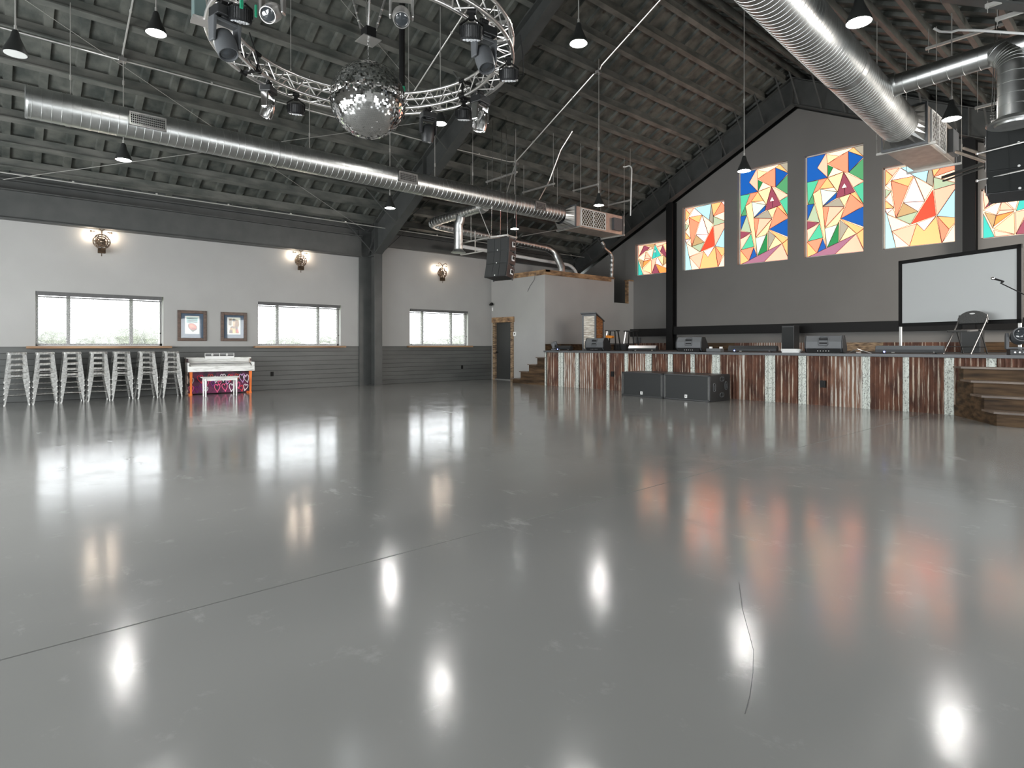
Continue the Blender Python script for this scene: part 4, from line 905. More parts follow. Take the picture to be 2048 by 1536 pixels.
# ------------------------------------------------------------------ wall sconces
for (px, zc, l) in ((203, 3.52, 'nearest one, over the widest window'), (601, 3.52, 'middle one, left of the steel column'), (884, 3.56, 'farthest one, right of the steel column')):
    y = at(px, 480, X=XL + .12).y; x = XL
    t = thing('wall_sconce', 'ornate bronze wall lamp with two glowing bulbs, ' + l, 'wall lamp', (x, y, zc), group='wall lamps above the windows')
    b = MB(); b.cyl((x, y, zc), (x + .03, y, zc), .1, n=20); obj('backplate', b, M['bronze'], t)
    b = MB(); c = Vector((x + .15, y, zc))
    for r in (.16, .115, .06): b.tube([c + Vector((0, math.cos(2 * PI * k / 24) * r, math.sin(2 * PI * k / 24) * r)) for k in range(24)], .013, 6, closed=True)
    for k in range(8): a = 2 * PI * k / 8; b.cyl(c + Vector((.01, math.cos(a) * .05, math.sin(a) * .05)), c + Vector((-.02, math.cos(a) * .165, math.sin(a) * .165)), .012, n=6)
    b.sphere(c + Vector((.03, 0, 0)), .05, 10); b.cyl(c, (x + .02, y, zc), .02, n=8)
    for k in range(12): a = 2 * PI * k / 12; b.sphere(c + Vector((.01, math.cos(a) * .138, math.sin(a) * .138)), .017, 6)
    obj('cage', b, M['bronze'], t, smooth=True)
    b = MB(); b.box(x + .1, x + .2, y - .07, y + .07, zc - .26, zc - .15); b.cyl((x + .15, y, zc - .26), (x + .15, y, zc - .33), .008, n=6); obj('switch_box', b, M['darkwood'], t)
    b = MB(); b.cyl((x + .15, y, zc + .14), (x + .15, y, zc + .26), .014, n=8)
    b.tube(arc((x + .15, y, zc + .2), (x + .15, y - .07, zc + .3), (x + .15, y + .07, zc + .3), 8), .013, 6); b.tube(arc((x + .15, y - .13, zc + .35), (x + .15, y - .07, zc + .3), (x + .15, y - .17, zc + .28)), .01, 6); b.tube(arc((x + .15, y + .13, zc + .35), (x + .15, y + .07, zc + .3), (x + .15, y + .17, zc + .28)), .01, 6)
    obj('arm', b, M['bronze'], t, smooth=True)
    for s in (-1, 1):
        b = MB(); b.sphere((x + .09, y + s * .19, zc + .15), .035, 12, (1, 1, 1.3)); obj('bulb', b, M['warm'], t, smooth=True)
        b = MB(); b.cyl((x + .12, y + s * .12, zc + .22), (x + .09, y + s * .19, zc + .21), .012, n=6); b.cyl((x + .09, y + s * .19, zc + .19), (x + .09, y + s * .19, zc + .24), .018, n=8); obj('socket', b, M['bronze'], t)
# ------------------------------------------------------------------ framed pictures
def picture(y0, y1, z0, z1, label, kind):
    x = XL; t = thing('framed_picture', label, 'picture', (x, (y0 + y1) / 2, z0))
    b = MB(); w = .075
    for (a, c, d, e) in ((y0, y0 + w, z0, z1), (y1 - w, y1, z0, z1), (y0 + w, y1 - w, z0, z0 + w), (y0 + w, y1 - w, z1 - w, z1)): b.box(x, x + .035, a, c, d, e)
    obj('frame', b, M['frame'], t, bevel=.006)
    b = MB(); b.box(x, x + .008, y0 + w, y1 - w, z0 + w, z1 - w); obj('mount', b, M['navy'], t)
    cy, cz = (y0 + y1) / 2, (z0 + z1) / 2 + .02; hw, hh = .16, .22
    b = MB(); b.box(x + .008, x + .011, cy - hw, cy + hw, cz - hh, cz + hh); pr = obj('print', b, M['paper'], t)
    cols = {}
    def pc(c):
        if c not in cols: cols[c] = mat('print_ink', lin(c), .6)
        return cols[c]
    n = [0]
    def sh(c, pts):
        b = MB(); n[0] += 1; xx_ = x + .0112 + n[0] * .0003
        b.prism([(cy + hw * u, cz + hh * v) for u, v in pts], (xx_, 0, 0), (0, 1, 0), (0, 0, 1), (.0003, 0, 0)); obj('ink_shape', b, pc(c), pr)
    def el(u, v, a, d, rot=0, m=14): return [(u + a * math.cos(q) * math.cos(rot) - d * math.sin(q) * math.sin(rot), v + a * math.cos(q) * math.sin(rot) + d * math.sin(q) * math.cos(rot)) for q in [2 * PI * k / m for k in range(m)]]
    if kind == 0:
        sh((150, 190, 185), [(-.8, .85), (.8, .85), (.8, .3), (-.8, .2)])
        for v, c in ((.72, (60, 70, 72)), (.5, (50, 60, 62)), (.32, (80, 92, 92))): sh(c, [(-.7, v), (-.1, v + .1), (.7, v - .02), (.65, v - .1), (0, v), (-.6, v - .08)])
        sh((60, 50, 45), el(.05, -.22, .66, .4, -.3)); sh((205, 110, 85), el(.05, -.2, .58, .34, -.3)); sh((235, 160, 130), el(-.05, -.12, .3, .14, -.3)); sh((150, 60, 48), el(.2, -.4, .3, .1, -.3)); sh((70, 55, 50), [(-.3, -.55), (.1, -.8), (.5, -.55), (.1, -.68)])
    else:
        sh((225, 225, 205), [(-.82, .88), (.82, .88), (.82, -.88), (-.82, -.88)])
        sh((120, 100, 75), [(-.8, .85), (-.3, .85), (-.35, 0), (-.8, .1)]); sh((150, 112, 68), el(.4, .25, .4, .5)); sh((95, 60, 38), [(-.75, -.85), (-.5, -.1), (0, .05), (.5, -.1), (.8, -.85)])
        sh((214, 178, 140), [(-.14, .15), (.14, .15), (.12, -.1), (-.12, -.1)]); sh((222, 186, 150), el(-.02, .4, .2, .3)); sh((20, 16, 15), el(-.02, .68, .26, .16)); sh((225, 195, 130), [(-.2, -.1), (0, -.4), (.2, -.1), (.3, -.85), (-.2, -.85)]); sh((200, 80, 50), [(.3, -.5), (.6, -.3), (.75, -.75), (.45, -.85)]); sh((190, 150, 90), el(-.4, -.35, .2, .16))
    b = MB(); b.box(x + .019, x + .021, y0 + w, y1 - w, z0 + w, z1 - w); obj('cover_glass', b, M['glass'], t)
picture(3.42, 4.07, 1.3, 2.05, 'dark framed picture with a red oval shape, nearer the widest window', 0)
picture(4.4, 5.03, 1.3, 2.04, 'dark framed picture of a dark-haired person in gold tones, nearer the middle window', 1)
# outlets, switches, dome camera
for px, py, X_, Y_, l in ((544, 748, XL + .022, None, 'right of the piano'), (924, 734, XL + .022, None, 'under the window closest to the white room')):
    p = at(px, py, X=X_); b = MB(); b.box(p.x, p.x + .012, p.y - .04, p.y + .04, p.z - .06, p.z + .06); b.cyl((p.x, p.y, p.z + .025), (p.x + .016, p.y, p.z + .025), .018, n=10); b.cyl((p.x, p.y, p.z - .025), (p.x + .016, p.y, p.z - .025), .018, n=10)
    tag(obj('wall_outlet', b, M['black']), 'black wall socket in the dark boarding, ' + l, 'outlet')
for px, py, l in ((1225, 748, 'left of the subwoofers'), (1646, 768, 'in the rusty sheet right of the subwoofers')):
    p = at(px, py, Y=SY - .012); b = MB(); b.box(p.x - .05, p.x + .05, SY - .03, SY + .01, p.z - .07, p.z + .07); b.box(p.x - .02, p.x + .02, SY - .034, SY - .03, p.z + .01, p.z + .04); b.box(p.x - .02, p.x + .02, SY - .034, SY - .03, p.z - .04, p.z - .01)
    tag(obj('stage_outlet', b, M['black']), 'black power socket on the stage front, ' + l, 'outlet')
p = at(980, 608, X=XL + .1); b = MB(); b.sphere((XL + .14, 13.2, p.z), .055, 14); b.cyl((XL, 13.24, p.z - .02), (XL + .1, 13.2, p.z), .03, n=12); tag(obj('dome_camera', b, M['black'], smooth=True), 'small black round security camera in the corner by the door', 'camera')
b = MB(); b.box(XL + .05, XL + .1, BY - .012, BY, 2.4, 2.52); tag(obj('wall_sensor', b, M['white']), 'tiny white wall sensor below the round camera', 'sensor')
p = at(1030, 668, Y=BY); b = MB(); b.box(p.x - .06, p.x + .06, BY - .03, BY, p.z - .07, p.z + .07); b.box(p.x - .02, p.x + .02, BY - .034, BY - .03, p.z - .02, p.z + .03, 1)
tag(obj('thermostat', b, [M['white'], M['black']]), 'white thermostat on the wall right of the dark door', 'thermostat')
b = MB(); q = [at(1072, 541, Y=BY - .02), at(1068, 560, Y=BY - .02), at(1060, 572, Y=BY - .02), at(1055, 583, Y=BY - .02)]; b.tube(q, .006, 5); tag(obj('loose_wire', b, M['gray_p']), 'thin loose wire hanging down the front of the white room', 'wire')
# ------------------------------------------------------------------ stool stacks
def make_stool():
    t = thing('metal_stool', 'x', 'stool', (0, 0, 0))
    h = .61; b = MB()
    def rr_(w, z, rc=.05, n=4):
        pts = []
        for cx_, cy_, a0 in ((w - rc, w - rc, 0), (-(w - rc), w - rc, PI / 2), (-(w - rc), -(w - rc), PI), (w - rc, -(w - rc), 1.5 * PI)):
            for k in range(n + 1): a = a0 + PI / 2 * k / n; pts.append((cx_ + rc * math.cos(a), cy_ + rc * math.sin(a), z))
        return pts
    def loft(rings, mi=0):
        n = len(rings[0]); vs = [p for r in rings for p in r]
        b.add(vs, [(i * n + k, i * n + (k + 1) % n, (i + 1) * n + (k + 1) % n, (i + 1) * n + k) for i in range(len(rings) - 1) for k in range(n)], mi)
    top = rr_(.145, h); loft([rr_(.158, h - .045), rr_(.153, h - .006), rr_(.148, h), rr_(.135, h - .004), rr_(.03, h - .004, .03)])
    obj('seat', b, M['stool'], t, smooth=True, local=True)
    for sx_ in (-1, 1):
        for sy in (-1, 1):
            b = MB(); tp = Vector((sx_ * .143, sy * .143, h - .02)); bt = Vector((sx_ * .203, sy * .203, 0)); wt, wb, th = .062, .026, .004
            for ax in (0, 1):
                e = Vector((-sx_, 0, 0)) if ax == 0 else Vector((0, -sy, 0)); n_ = Vector((0, -sy, 0)) if ax == 0 else Vector((-sx_, 0, 0))
                b.hexa([bt, bt + e * wb, bt + e * wb + n_ * th, bt + n_ * th, tp, tp + e * wt, tp + e * wt + n_ * th, tp + n_ * th])
            b.cyl(bt + Vector((-sx_ * .01, -sy * .01, 0)), bt + Vector((-sx_ * .01, -sy * .01, .02)), .014, n=8)
            obj('leg', b, M['stool'], t, local=True)
    b = MB(); z = .2; w = .143 + .06 * (1 - z / (h - .02)) - .012
    for a, c in (((-w, -w), (w, -w)), ((w, -w), (w, w)), ((w, w), (-w, w)), ((-w, w), (-w, -w))): b.cyl((*a, z), (*c, z), .0075, n=6)
    obj('footrest', b, M['stool'], t, local=True)
    b = MB(); b.bar((-.14, -.14, h - .03), (.14, .14, h - .03), .025, .004); b.bar((-.14, .14, h - .03), (.14, -.14, h - .03), .025, .004); obj('cross_brace', b, M['stool'], t, local=True)
    return t
st = make_stool(); used = False
LV = ['bottom', 'fourth from the top', 'middle', 'second from the top', 'topmost']
for i, px in enumerate((7.3, 65, 121, 175, 222.6, 274.6, 325)):
    xx_ = -15.34 - .012 * i; y0 = at(px, 800, X=xx_).y + .205; rz = rr.uniform(-.03, .03)
    for k in range(5):
        lab = 'metal stool, %s of its pile, %s stack from the piano' % (LV[k], ORD[6 - i])
        loc = (xx_ - .2 + rr.uniform(-.003, .003), y0 + rr.uniform(-.004, .004), k * .111)
        if not used: st.location = loc; st.rotation_euler = (0, 0, rz); st['label'] = lab; st['group'] = 'stacked metal stools under the widest window'; used = True
        else: copy_tree(st, loc, rz + rr.uniform(-.01, .01), lab, 'stacked metal stools under the widest window')
# ------------------------------------------------------------------ piano
t = thing('piano', 'white upright piano painted with pink hearts and orange legs', 'piano', (-15.8, 4.26, 0), math.radians(-5.5))
xb, xf, hw = -.27, .08, .71      # local: front is +x
b = MB(); b.box(xb, xf - .05, -hw, hw, .84, .87); b.box(xb, xf - .09, -hw + .02, hw - .02, .6, .84)
obj('case', b, M['pianow'], t, local=True, bevel=.006)
b = MB(); b.box(xb - .02, xf - .03, -hw - .02, hw + .02, .87, .895); obj('lid', b, M['pianow'], t, local=True, bevel=.004)
b = MB(); b.box(xf - .1, xf + .29, -hw - .01, hw + .01, .56, .6); b.box(xf + .25, xf + .3, -hw - .03, hw + .03, .56, .69)
for s in (-1, 1): b.box(xf - .1, xf + .29, s * (hw - .01), s * (hw + .03), .56, .78)
obj('keybed', b, M['pianow'], t, local=True, bevel=.005)
b = MB(); b.hexa([(xf - .06, -hw + .04, .72), (xf + .2, -hw + .04, .66), (xf + .2, hw - .04, .66), (xf - .06, hw - .04, .72), (xf - .06, -hw + .04, .8), (xf + .22, -hw + .04, .7), (xf + .22, hw - .04, .7), (xf - .06, hw - .04, .8)]); obj('fallboard', b, M['pianow'], t, local=True)
b = MB(); b.box(xf + .205, xf + .225, -hw + .05, hw - .05, .665, .675); b.box(xf + .1, xf + .11, -hw + .03, hw - .03, .745, .755); obj('hinge_strip', b, M['keyblack'], t, local=True)
b = MB(); dz0, dz1 = .865, 1.0; y0, y1 = -.33, .33; xd = xf - .03
for (a, c, d, e) in ((y0, y1, dz0 + .0, dz0 + .06), (y0, y1, dz1 - .01, dz1), (y0, y0 + .01, dz0, dz1), (y1 - .01, y1, dz0, dz1), (-.005, .005, dz0, dz1), (y0, y1, .955, .962)): b.box(xd, xd + .012, a, c, d, e)
for yy in (-.165, .165):
    b.box(xd, xd + .012, yy - .003, yy + .003, dz0, dz1); b.tube([(xd + .006, yy + math.cos(2 * PI * k / 8) * .022, .958 + math.sin(2 * PI * k / 8) * .022) for k in range(8)], .005, 5, closed=True)
obj('music_desk', b, M['white'], t, local=True)
b = MB(); b.box(xb, xf - .06, -hw + .02, hw - .02, .02, .56); b.box(xb, xf + .02, -hw - .01, -hw + .02, 0, .87); b.box(xb, xf + .02, hw - .02, hw + .01, 0, .87); obj('side_panel', b, mat('graffiti_side', (.3, .2, .18), .5, noise=((.06, .03, .04), (.6, .5, .42), .42, .55), nscale=9), t, local=True)
b = MB(); b.box(xf - .06, xf - .045, -hw + .02, hw - .02, .02, .56); pn = obj('lower_panel', b, mat('graffiti_panel', (.03, .012, .03), .45, noise=((.012, .006, .014), (.16, .02, .08), .4, .6), nscale=6), t, local=True)
hr = random.Random(11); HC = [mat('heart_' + n_, lin(c), .5) for n_, c in (('white', (245, 238, 242)), ('pink', (242, 100, 150)), ('red', (225, 60, 80)), ('lilac', (225, 180, 232)), ('purple', (130, 40, 130)), ('brick', (190, 70, 60)))]
xf_ = xf - .044
hk = [(-.62, .33, .1, 0), (-.62, .14, .1, 1), (-.42, .38, .12, 2), (-.38, .18, .1, 4), (-.3, .12, .08, 0), (-.2, .4, .11, 5), (-.08, .36, .1, 0), (-.05, .15, .12, 1), (.08, .4, .11, 0), (.12, .16, .12, 1), (.24, .38, .12, 2), (.28, .15, .12, 0), (.4, .4, .11, 5), (.42, .2, .1, 1), (.52, .38, .13, 3), (.6, .14, .1, 0), (.62, .36, .12, 0), (.5, .12, .09, 2), (-.5, .13, .09, 4), (-.15, .26, .08, 4), (.0, .27, .07, 1), (.35, .27, .08, 4), (-.28, .28, .08, 1), (.18, .28, .07, 3)]
for j, (y, z, s, c) in enumerate(hk):
    tw = hr.uniform(-.25, .25); pts = []
    for k in range(22):
        a = 2 * PI * k / 22; u = 16 * math.sin(a) ** 3 / 17 * s * .55; v = (13 * math.cos(a) - 5 * math.cos(2 * a) - 2 * math.cos(3 * a) - math.cos(4 * a)) / 17 * s
        pts.append((xf_ + .001 * (j % 5), y + u * math.cos(tw) - v * math.sin(tw), z + u * math.sin(tw) + v * math.cos(tw)))
    b = MB(); b.tube(pts, .0105, 5, closed=True); obj('painted_heart', b, HC[c], pn, local=True)
for s in (-1, 1):
    b = MB(); b.hexa([(xf + .19, s * .66 - .018, 0), (xf + .23, s * .66 - .018, 0), (xf + .23, s * .66 + .018, 0), (xf + .19, s * .66 + .018, 0), (xf + .17, s * .66 - .03, .56), (xf + .24, s * .66 - .03, .56), (xf + .24, s * .66 + .03, .56), (xf + .17, s * .66 + .03, .56)]); obj('leg', b, M['orange'], t, local=True)
    b = MB(); b.box(xb + .05, xf + .22, s * .66 - .03, s * .66 + .03, 0, .04); obj('toe_block', b, M['orange'], t, local=True)
t = thing('piano_bench', 'small white wooden bench in front of the painted piano', 'bench', (-15.02, 4.07, 0), math.radians(-3))
b = MB(); b.box(-.17, .17, -.39, .39, .43, .455); obj('bench_top', b, M['pianow'], t, local=True, bevel=.006)
b = MB(); b.box(-.14, .14, -.35, .35, .37, .43); obj('apron', b, M['pianow'], t, local=True)
for sx_ in (-1, 1):
    for sy in (-1, 1):
        b = MB(); b.cyl((sx_ * .125, sy * .33, 0), (sx_ * .125, sy * .33, .41), .015, .026, n=10); obj('leg', b, M['white'], t, smooth=True, local=True)
# ------------------------------------------------------------------ subwoofers
for i, (x0, x1) in enumerate(((-8.88, -7.72), (-7.71, -6.56))):
    yf, yb_, hh = 11.3, 12.12, .565
    t = thing('subwoofer', 'black double subwoofer on the floor against the stage, ' + ['farther from the stairs', 'nearer the stairs with handle holes showing'][i], 'subwoofer', ((x0 + x1) / 2, (yf + yb_) / 2, 0), group='pair of subwoofers')
    b = MB(); fr = .035
    b.box(x0, x1, yf + .03, yb_, 0, hh); b.box(x0, x0 + fr, yf, yf + .03, 0, hh); b.box(x1 - fr, x1, yf, yf + .03, 0, hh); b.box(x0, x1, yf, yf + .03, 0, fr); b.box(x0, x1, yf, yf + .03, hh - fr, hh)
    obj('cabinet', b, M['blackp'], t, bevel=.006)
    b = MB(); b.box(x0 + fr, x1 - fr, yf + .008, yf + .02, fr, hh - fr); g = obj('grille', b, M['grille'], t)
    b = MB()
    for k in range(19):
        z = .06 + k * .025
        for xx_ in (x0 + fr + .012, x1 - fr - .012): b.cyl((xx_, yf + .004, z), (xx_, yf + .012, z), .006, n=6)
    obj('screws', b, M['rod'], g)
    xm = (x0 + x1) / 2
    b = MB(); b.box(xm - .03, xm + .03, yf - .001, yf + .01, .055, .125); bd = obj('badge', b, M['white'], t)
    b = MB(); b.box(xm - .012, xm + .012, yf - .003, yf + .001, .075, .08); b.box(xm - .012, xm - .007, yf - .003, yf + .001, .075, .105); b.box(xm + .0, xm + .012, yf - .003, yf + .001, .088, .106); obj('badge_mark', b, M['black'], bd)
    if i == 1:
        for y, z, rot in ((11.47, .3, 1), (11.78, .47, 0), (11.95, .32, 1), (11.78, .13, 0)):
            b = MB(); w, h_ = (.045, .085) if rot else (.075, .045)
            pts = [(y + w * math.copysign(abs(math.cos(a)) ** .6, math.cos(a)), z + h_ * math.copysign(abs(math.sin(a)) ** .6, math.sin(a))) for a in [2 * PI * k / 20 for k in range(20)]]
            b.tube([(x1 + .002, p, q) for p, q in pts], .008, 6, closed=True)
            b.add([(x1 + .002, p, q) for p, q in pts], [tuple(range(20))], 1); b.bar((x1 + .006, y - (0 if rot else w), z - (h_ if rot else 0)) if False else (x1 + .006, y, z - .045), (x1 + .006, y, z + .045), .012, .012, (1, 0, 0))
            obj('handle', b, [M['gray_p'], M['black']], t)
# ------------------------------------------------------------------ stage monitors (wedges)
def wedge(x, y, rz, w, label):
    t = thing('stage_monitor', label, 'stage monitor', (x, y, SZ), rz, 'wedge monitors along the stage edge')
    # local: length along x, rear (handle side) faces -y, sloping grille faces +y
    prof = [(-.13, 0.02), (.12, 0.0), (.22, .07), (.21, .14), (.02, .36), (-.13, .36), (-.2, .24), (-.2, .1)]
    b = MB(); b.prism(prof, (-w / 2 + .02, 0, 0), (0, 1, 0), (0, 0, 1), (w - .04, 0, 0)); obj('cabinet', b, M['gray_p'], t, local=True, bevel=.012)
    for s in (-1, 1):
        b = MB(); b.prism([(p * 1.02, q * 1.02) for p, q in prof], (s * (w / 2 - .02), 0, 0), (0, 1, 0), (0, 0, 1), (s * .02, 0, 0)); obj('end_cheek', b, M['blackp'], t, local=True, bevel=.008)
    b = MB(); b.prism([(.12, .0), (.225, .07), (.215, .15), (.035, .365)], (-w / 2 + .03, .005, 0), (0, 1, 0), (0, 0, 1), (w - .06, 0, 0)); obj('grille', b, M['grille'], t, local=True)
    b = MB(); c = Vector((0, -.185, .225))
    b.tube([(-.09, -.2, .19), (-.09, -.18, .3), (-.07, -.15, .335), (.07, -.15, .335), (.09, -.18, .3), (.09, -.2, .19), (.07, -.21, .16), (-.07, -.21, .16)], .012, 6, closed=True); b.cbox((0, -.19, .245), (.16, .05, .02)); obj('handle', b, M['gray_p'], t, local=True)
    b = MB(); b.cbox((0, -.18, .29), (.15, .03, .035)); b.cbox((0, -.195, .205), (.14, .02, .03)); obj('handle_recess', b, M['black'], t, local=True)
    b = MB(); b.prism([(-.185, .012), (-.125, .012), (-.19, .1), (-.2, .09)], (-w / 2 + .05, -.004, 0), (0, 1, 0), (0, 0, 1), (w - .1, 0, 0)); pn = obj('connector_panel', b, M['black'], t, local=True)
    b = MB()
    for k in range(5): b.cyl((-.1 + k * .05, -.2, .05), (-.1 + k * .05, -.17, .055), .009, n=8)
    obj('connectors', b, M['alu'], pn, local=True)
p = at(1196, 701, Z=SZ)
wedge(*(at(1196, 700, Y=12.95).xy), .1, .62, 'grey wedge monitor on the stage edge in front of the lectern')
wedge(*(at(1384, 700, Y=12.85).xy), .12, .66, 'grey wedge monitor on the stage above the subwoofers')
wedge(*(at(1651, 700, Y=12.75).xy), .15, .70, 'grey wedge monitor on the stage edge, nearest the stairs')
# light bars
def light_bar(x, y, L, rz, label, m='gray_p', led=True):
    t = thing('light_bar', label, 'light bar', (x, y, SZ), rz, 'LED light bars on the stage edge')
    b = MB(); b.prism([(-.05, .03), (.06, .03), (.07, .08), (.03, .15), (-.02, .15), (-.06, .085)], (-L / 2, 0, 0), (0, 1, 0), (0, 0, 1), (L, 0, 0)); obj('housing', b, M['blackp'], t, local=True, bevel=.004)
    b = MB(); b.prism([(-.066, .09), (-.062, .086), (-.018, .152), (-.024, .156)], (-L / 2 + .01, 0, 0), (0, 1, 0), (0, 0, 1), (L - .02, 0, 0)); obj('cover_strip', b, M[m], t, local=True)
    b = MB()
    for s in (-1, 1): b.box(s * L * .38 - .05, s * L * .38 + .05, -.05, .06, 0, .012); b.box(s * L * .38 - .012, s * L * .38 + .012, -.01, .02, .012, .06)
    obj('foot_bracket', b, M['black'], t, local=True)
    b = MB()
    for k in range(int(L / .05)): b.sphere((-L / 2 + .03 + k * .05, .052, .115), .014, 6)
    obj('led_row', b, M['led'], t, local=True)
    if led:
        b = MB(); b.sphere((-L * .36, -.05, .045), .017, 8); obj('status_light', b, M['white_led'], t, local=True)
    b = MB(); b.sphere((L * .36, -.05, .04), .014, 8); b.cyl((-L * .25, -.06, .03), (-L * .2, -.06, .03), .014, n=8); obj('plug', b, M['alu'], t, local=True)
light_bar(*(at(1286, 702, Y=12.62).xy), .84, .04, 'silver light bar on the stage edge between the first two wedge monitors', 'alu', False)
light_bar(*(at(1505, 703, Y=12.62).xy), 1.08, .05, 'black light bar with a blue status light behind the subwoofers', 'blackp')
light_bar(*(at(1818, 704, Y=12.6).xy), 1.06, .08, 'dark light bar on the stage edge in front of the projection screen')
light_bar(*(at(1128, 700, Y=12.75).xy), .6, .0, 'flat black light bar at the left end of the stage edge', 'blackp')
# small moving head on the stage left end; big one at the right end
def floor_head(x, y, rz, s, label):
    t = thing('moving_head_light', label, 'spotlight', (x, y, SZ), rz)
    b = MB(); b.cbox((0, 0, .05 * s), (.3 * s, .26 * s, .1 * s)); obj('base_box', b, M['blackp'], t, local=True, bevel=.01)
    b = MB()
    for k in range(4): b.cyl((-.09 * s + k * .06 * s, -.13 * s - .004, .05 * s), (-.09 * s + k * .06 * s, -.12 * s, .05 * s), .014 * s, n=8)
    obj('connectors', b, M['alu'], t, local=True)
    b = MB()
    for q in (-1, 1): b.prism([(-.06, .1), (.06, .1), (.07, .3), (.04, .37), (-.04, .37), (-.07, .3)], (q * .15 * s, 0, 0), (0, s, 0), (0, 0, s), (q * .04 * s, 0, 0))
    b.cbox((0, 0, .12 * s), (.34 * s, .1 * s, .03 * s)); obj('yoke', b, M['gray_p'], t, local=True, bevel=.01)
    R_ = Matrix.Rotation(-PI / 2 - .25, 3, 'X'); c = Vector((0, 0, .31 * s))
    b = MB(); b.lathe([(0, -.15), (.07, -.145), (.12, -.09), (.135, 0), (.13, .08), (.12, .15), (.105, .15), (.1, .12), (0, .12)], 22, c, R_ @ Matrix.Scale(-s, 3)); hd = obj('head', b, M['gray_p'], t, smooth=True, local=True)
    b = MB(); b.lathe([(.1, .13), (.09, .145), (.05, .16), (0, .165)], 22, c, R_ @ Matrix.Scale(-s, 3)); obj('lens', b, M['lens'], hd, smooth=True, local=True)
floor_head(*(at(1108, 700, Y=12.95).xy), 2.2, .62, 'small black moving head light at the left end of the stage')
floor_head(*(at(2040, 706, Y=12.75).xy), .35, 1.0, 'grey moving head light on the stage at the right frame edge')
# lectern
t = thing('lectern', 'wooden lectern with white and amber boards in a dark frame', 'lectern', (*at(1186, 700, Y=14.1).xy, SZ), math.radians(14))
W_, D_, H0, H1 = .42, .5, 1.12, .92
b = MB()
for sx_ in (-1, 1):
    for y, h_ in ((-D_ / 2, H0), (D_ / 2, H1)): b.box(sx_ * W_ / 2 - .025, sx_ * W_ / 2 + .025, y - .025, y + .025, 0, h_)
b.box(-W_ / 2, W_ / 2, -D_ / 2 - .02, -D_ / 2 + .02, H0 - .06, H0); b.box(-W_ / 2, W_ / 2, -D_ / 2 - .02, -D_ / 2 + .02, 0, .05)
obj('frame', b, M['gray_p'], t, local=True)
b = MB()
for k in range(7): b.box(-W_ / 2 + .025, W_ / 2 - .025, -D_ / 2 - .012, -D_ / 2 + .01, .06 + k * .145, .06 + k * .145 + .138)
obj('front_boards', b, M['stone'], t, local=True)
for s in (-1, 1):
    b = MB()
    for k in range(7):
        z0, z1 = .04 + k * .15, .04 + k * .15 + .143
        zc_ = lambda y, z: min(z, H0 - .03 + (y + D_ / 2) / D_ * (H1 - H0))
        b.hexa([(s * W_ / 2 - .01, -D_ / 2 + .025, z0), (s * W_ / 2 + .012, -D_ / 2 + .025, z0), (s * W_ / 2 + .012, D_ / 2 - .025, min(z0, zc_(D_ / 2, z0))), (s * W_ / 2 - .01, D_ / 2 - .025, min(z0, zc_(D_ / 2, z0))),
                (s * W_ / 2 - .01, -D_ / 2 + .025, zc_(-D_ / 2, z1)), (s * W_ / 2 + .012, -D_ / 2 + .025, zc_(-D_ / 2, z1)), (s * W_ / 2 + .012, D_ / 2 - .025, max(z0, zc_(D_ / 2, z1))), (s * W_ / 2 - .01, D_ / 2 - .025, max(z0, zc_(D_ / 2, z1)))])
    obj('side_boards', b, M['redwood'], t, local=True)
b = MB(); b.hexa([(-W_ / 2 - .07, -D_ / 2 - .06, H0 + .02), (W_ / 2 + .05, -D_ / 2 - .06, H0 + .02), (W_ / 2 + .05, D_ / 2 + .05, H1 - .02), (-W_ / 2 - .07, D_ / 2 + .05, H1 - .02), (-W_ / 2 - .07, -D_ / 2 - .06, H0 + .05), (W_ / 2 + .05, -D_ / 2 - .06, H0 + .05), (W_ / 2 + .05, D_ / 2 + .05, H1 + .01), (-W_ / 2 - .07, D_ / 2 + .05, H1 + .01)]); obj('slanted_top', b, M['gray_p'], t, local=True)
# bar stools on the stage
def bar_stool(x, y, rz, label, seatm):
    t = thing('bar_stool', label, 'stool', (x, y, SZ), rz)
    b = MB(); b.box(-.18, .18, -.18, .18, .6, .635); obj('seat', b, seatm, t, local=True, bevel=.01)
    for sx_ in (-1, 1):
        for sy in (-1, 1):
            b = MB(); b.bar((sx_ * .2, sy * .2, 0), (sx_ * .13, sy * .13, .6), .03, .03); obj('leg', b, M['alu'] if (sx_, sy) == (-1, -1) else M['black'], t, local=True)
    b = MB()
    for a, c in (((-1, -1), (1, -1)), ((1, -1), (1, 1)), ((1, 1), (-1, 1)), ((-1, 1), (-1, -1))): b.cyl((a[0] * .175, a[1] * .175, .22), (c[0] * .175, c[1] * .175, .22), .01, n=6)
    obj('footrest', b, M['black'], t, local=True)
    return t
bar_stool(*at(1225, 700, Y=14.6).xy, .3, 'black stool right behind the lectern with an orange cloth under it', M['blackp'])
bar_stool(*at(1262, 700, Y=15.6).xy, .2, 'dark stool with one pale leg against the stage wall corner', M['blackp'])
b = MB(); p = at(1217, 673, Y=14.35); b.prism([(-.13, -.03), (-.1, .04), (.0, .03), (.12, .02), (.14, -.02), (.1, -.06), (0, -.05)], (p.x, p.y, p.z), (1, 0, 0), (0, 0, 1), (0, .12, 0)); tag(obj('orange_cloth', b, mat('orange_cloth', (.75, .25, .02), .8), bevel=.01), 'bright orange cloth draped on the stool beside the lectern', 'cloth')
p = at(1243, 700, Y=15.2); t = thing('guitar_amplifier', 'small black amplifier box between the two stools', 'amplifier', (p.x, p.y, SZ), .2)
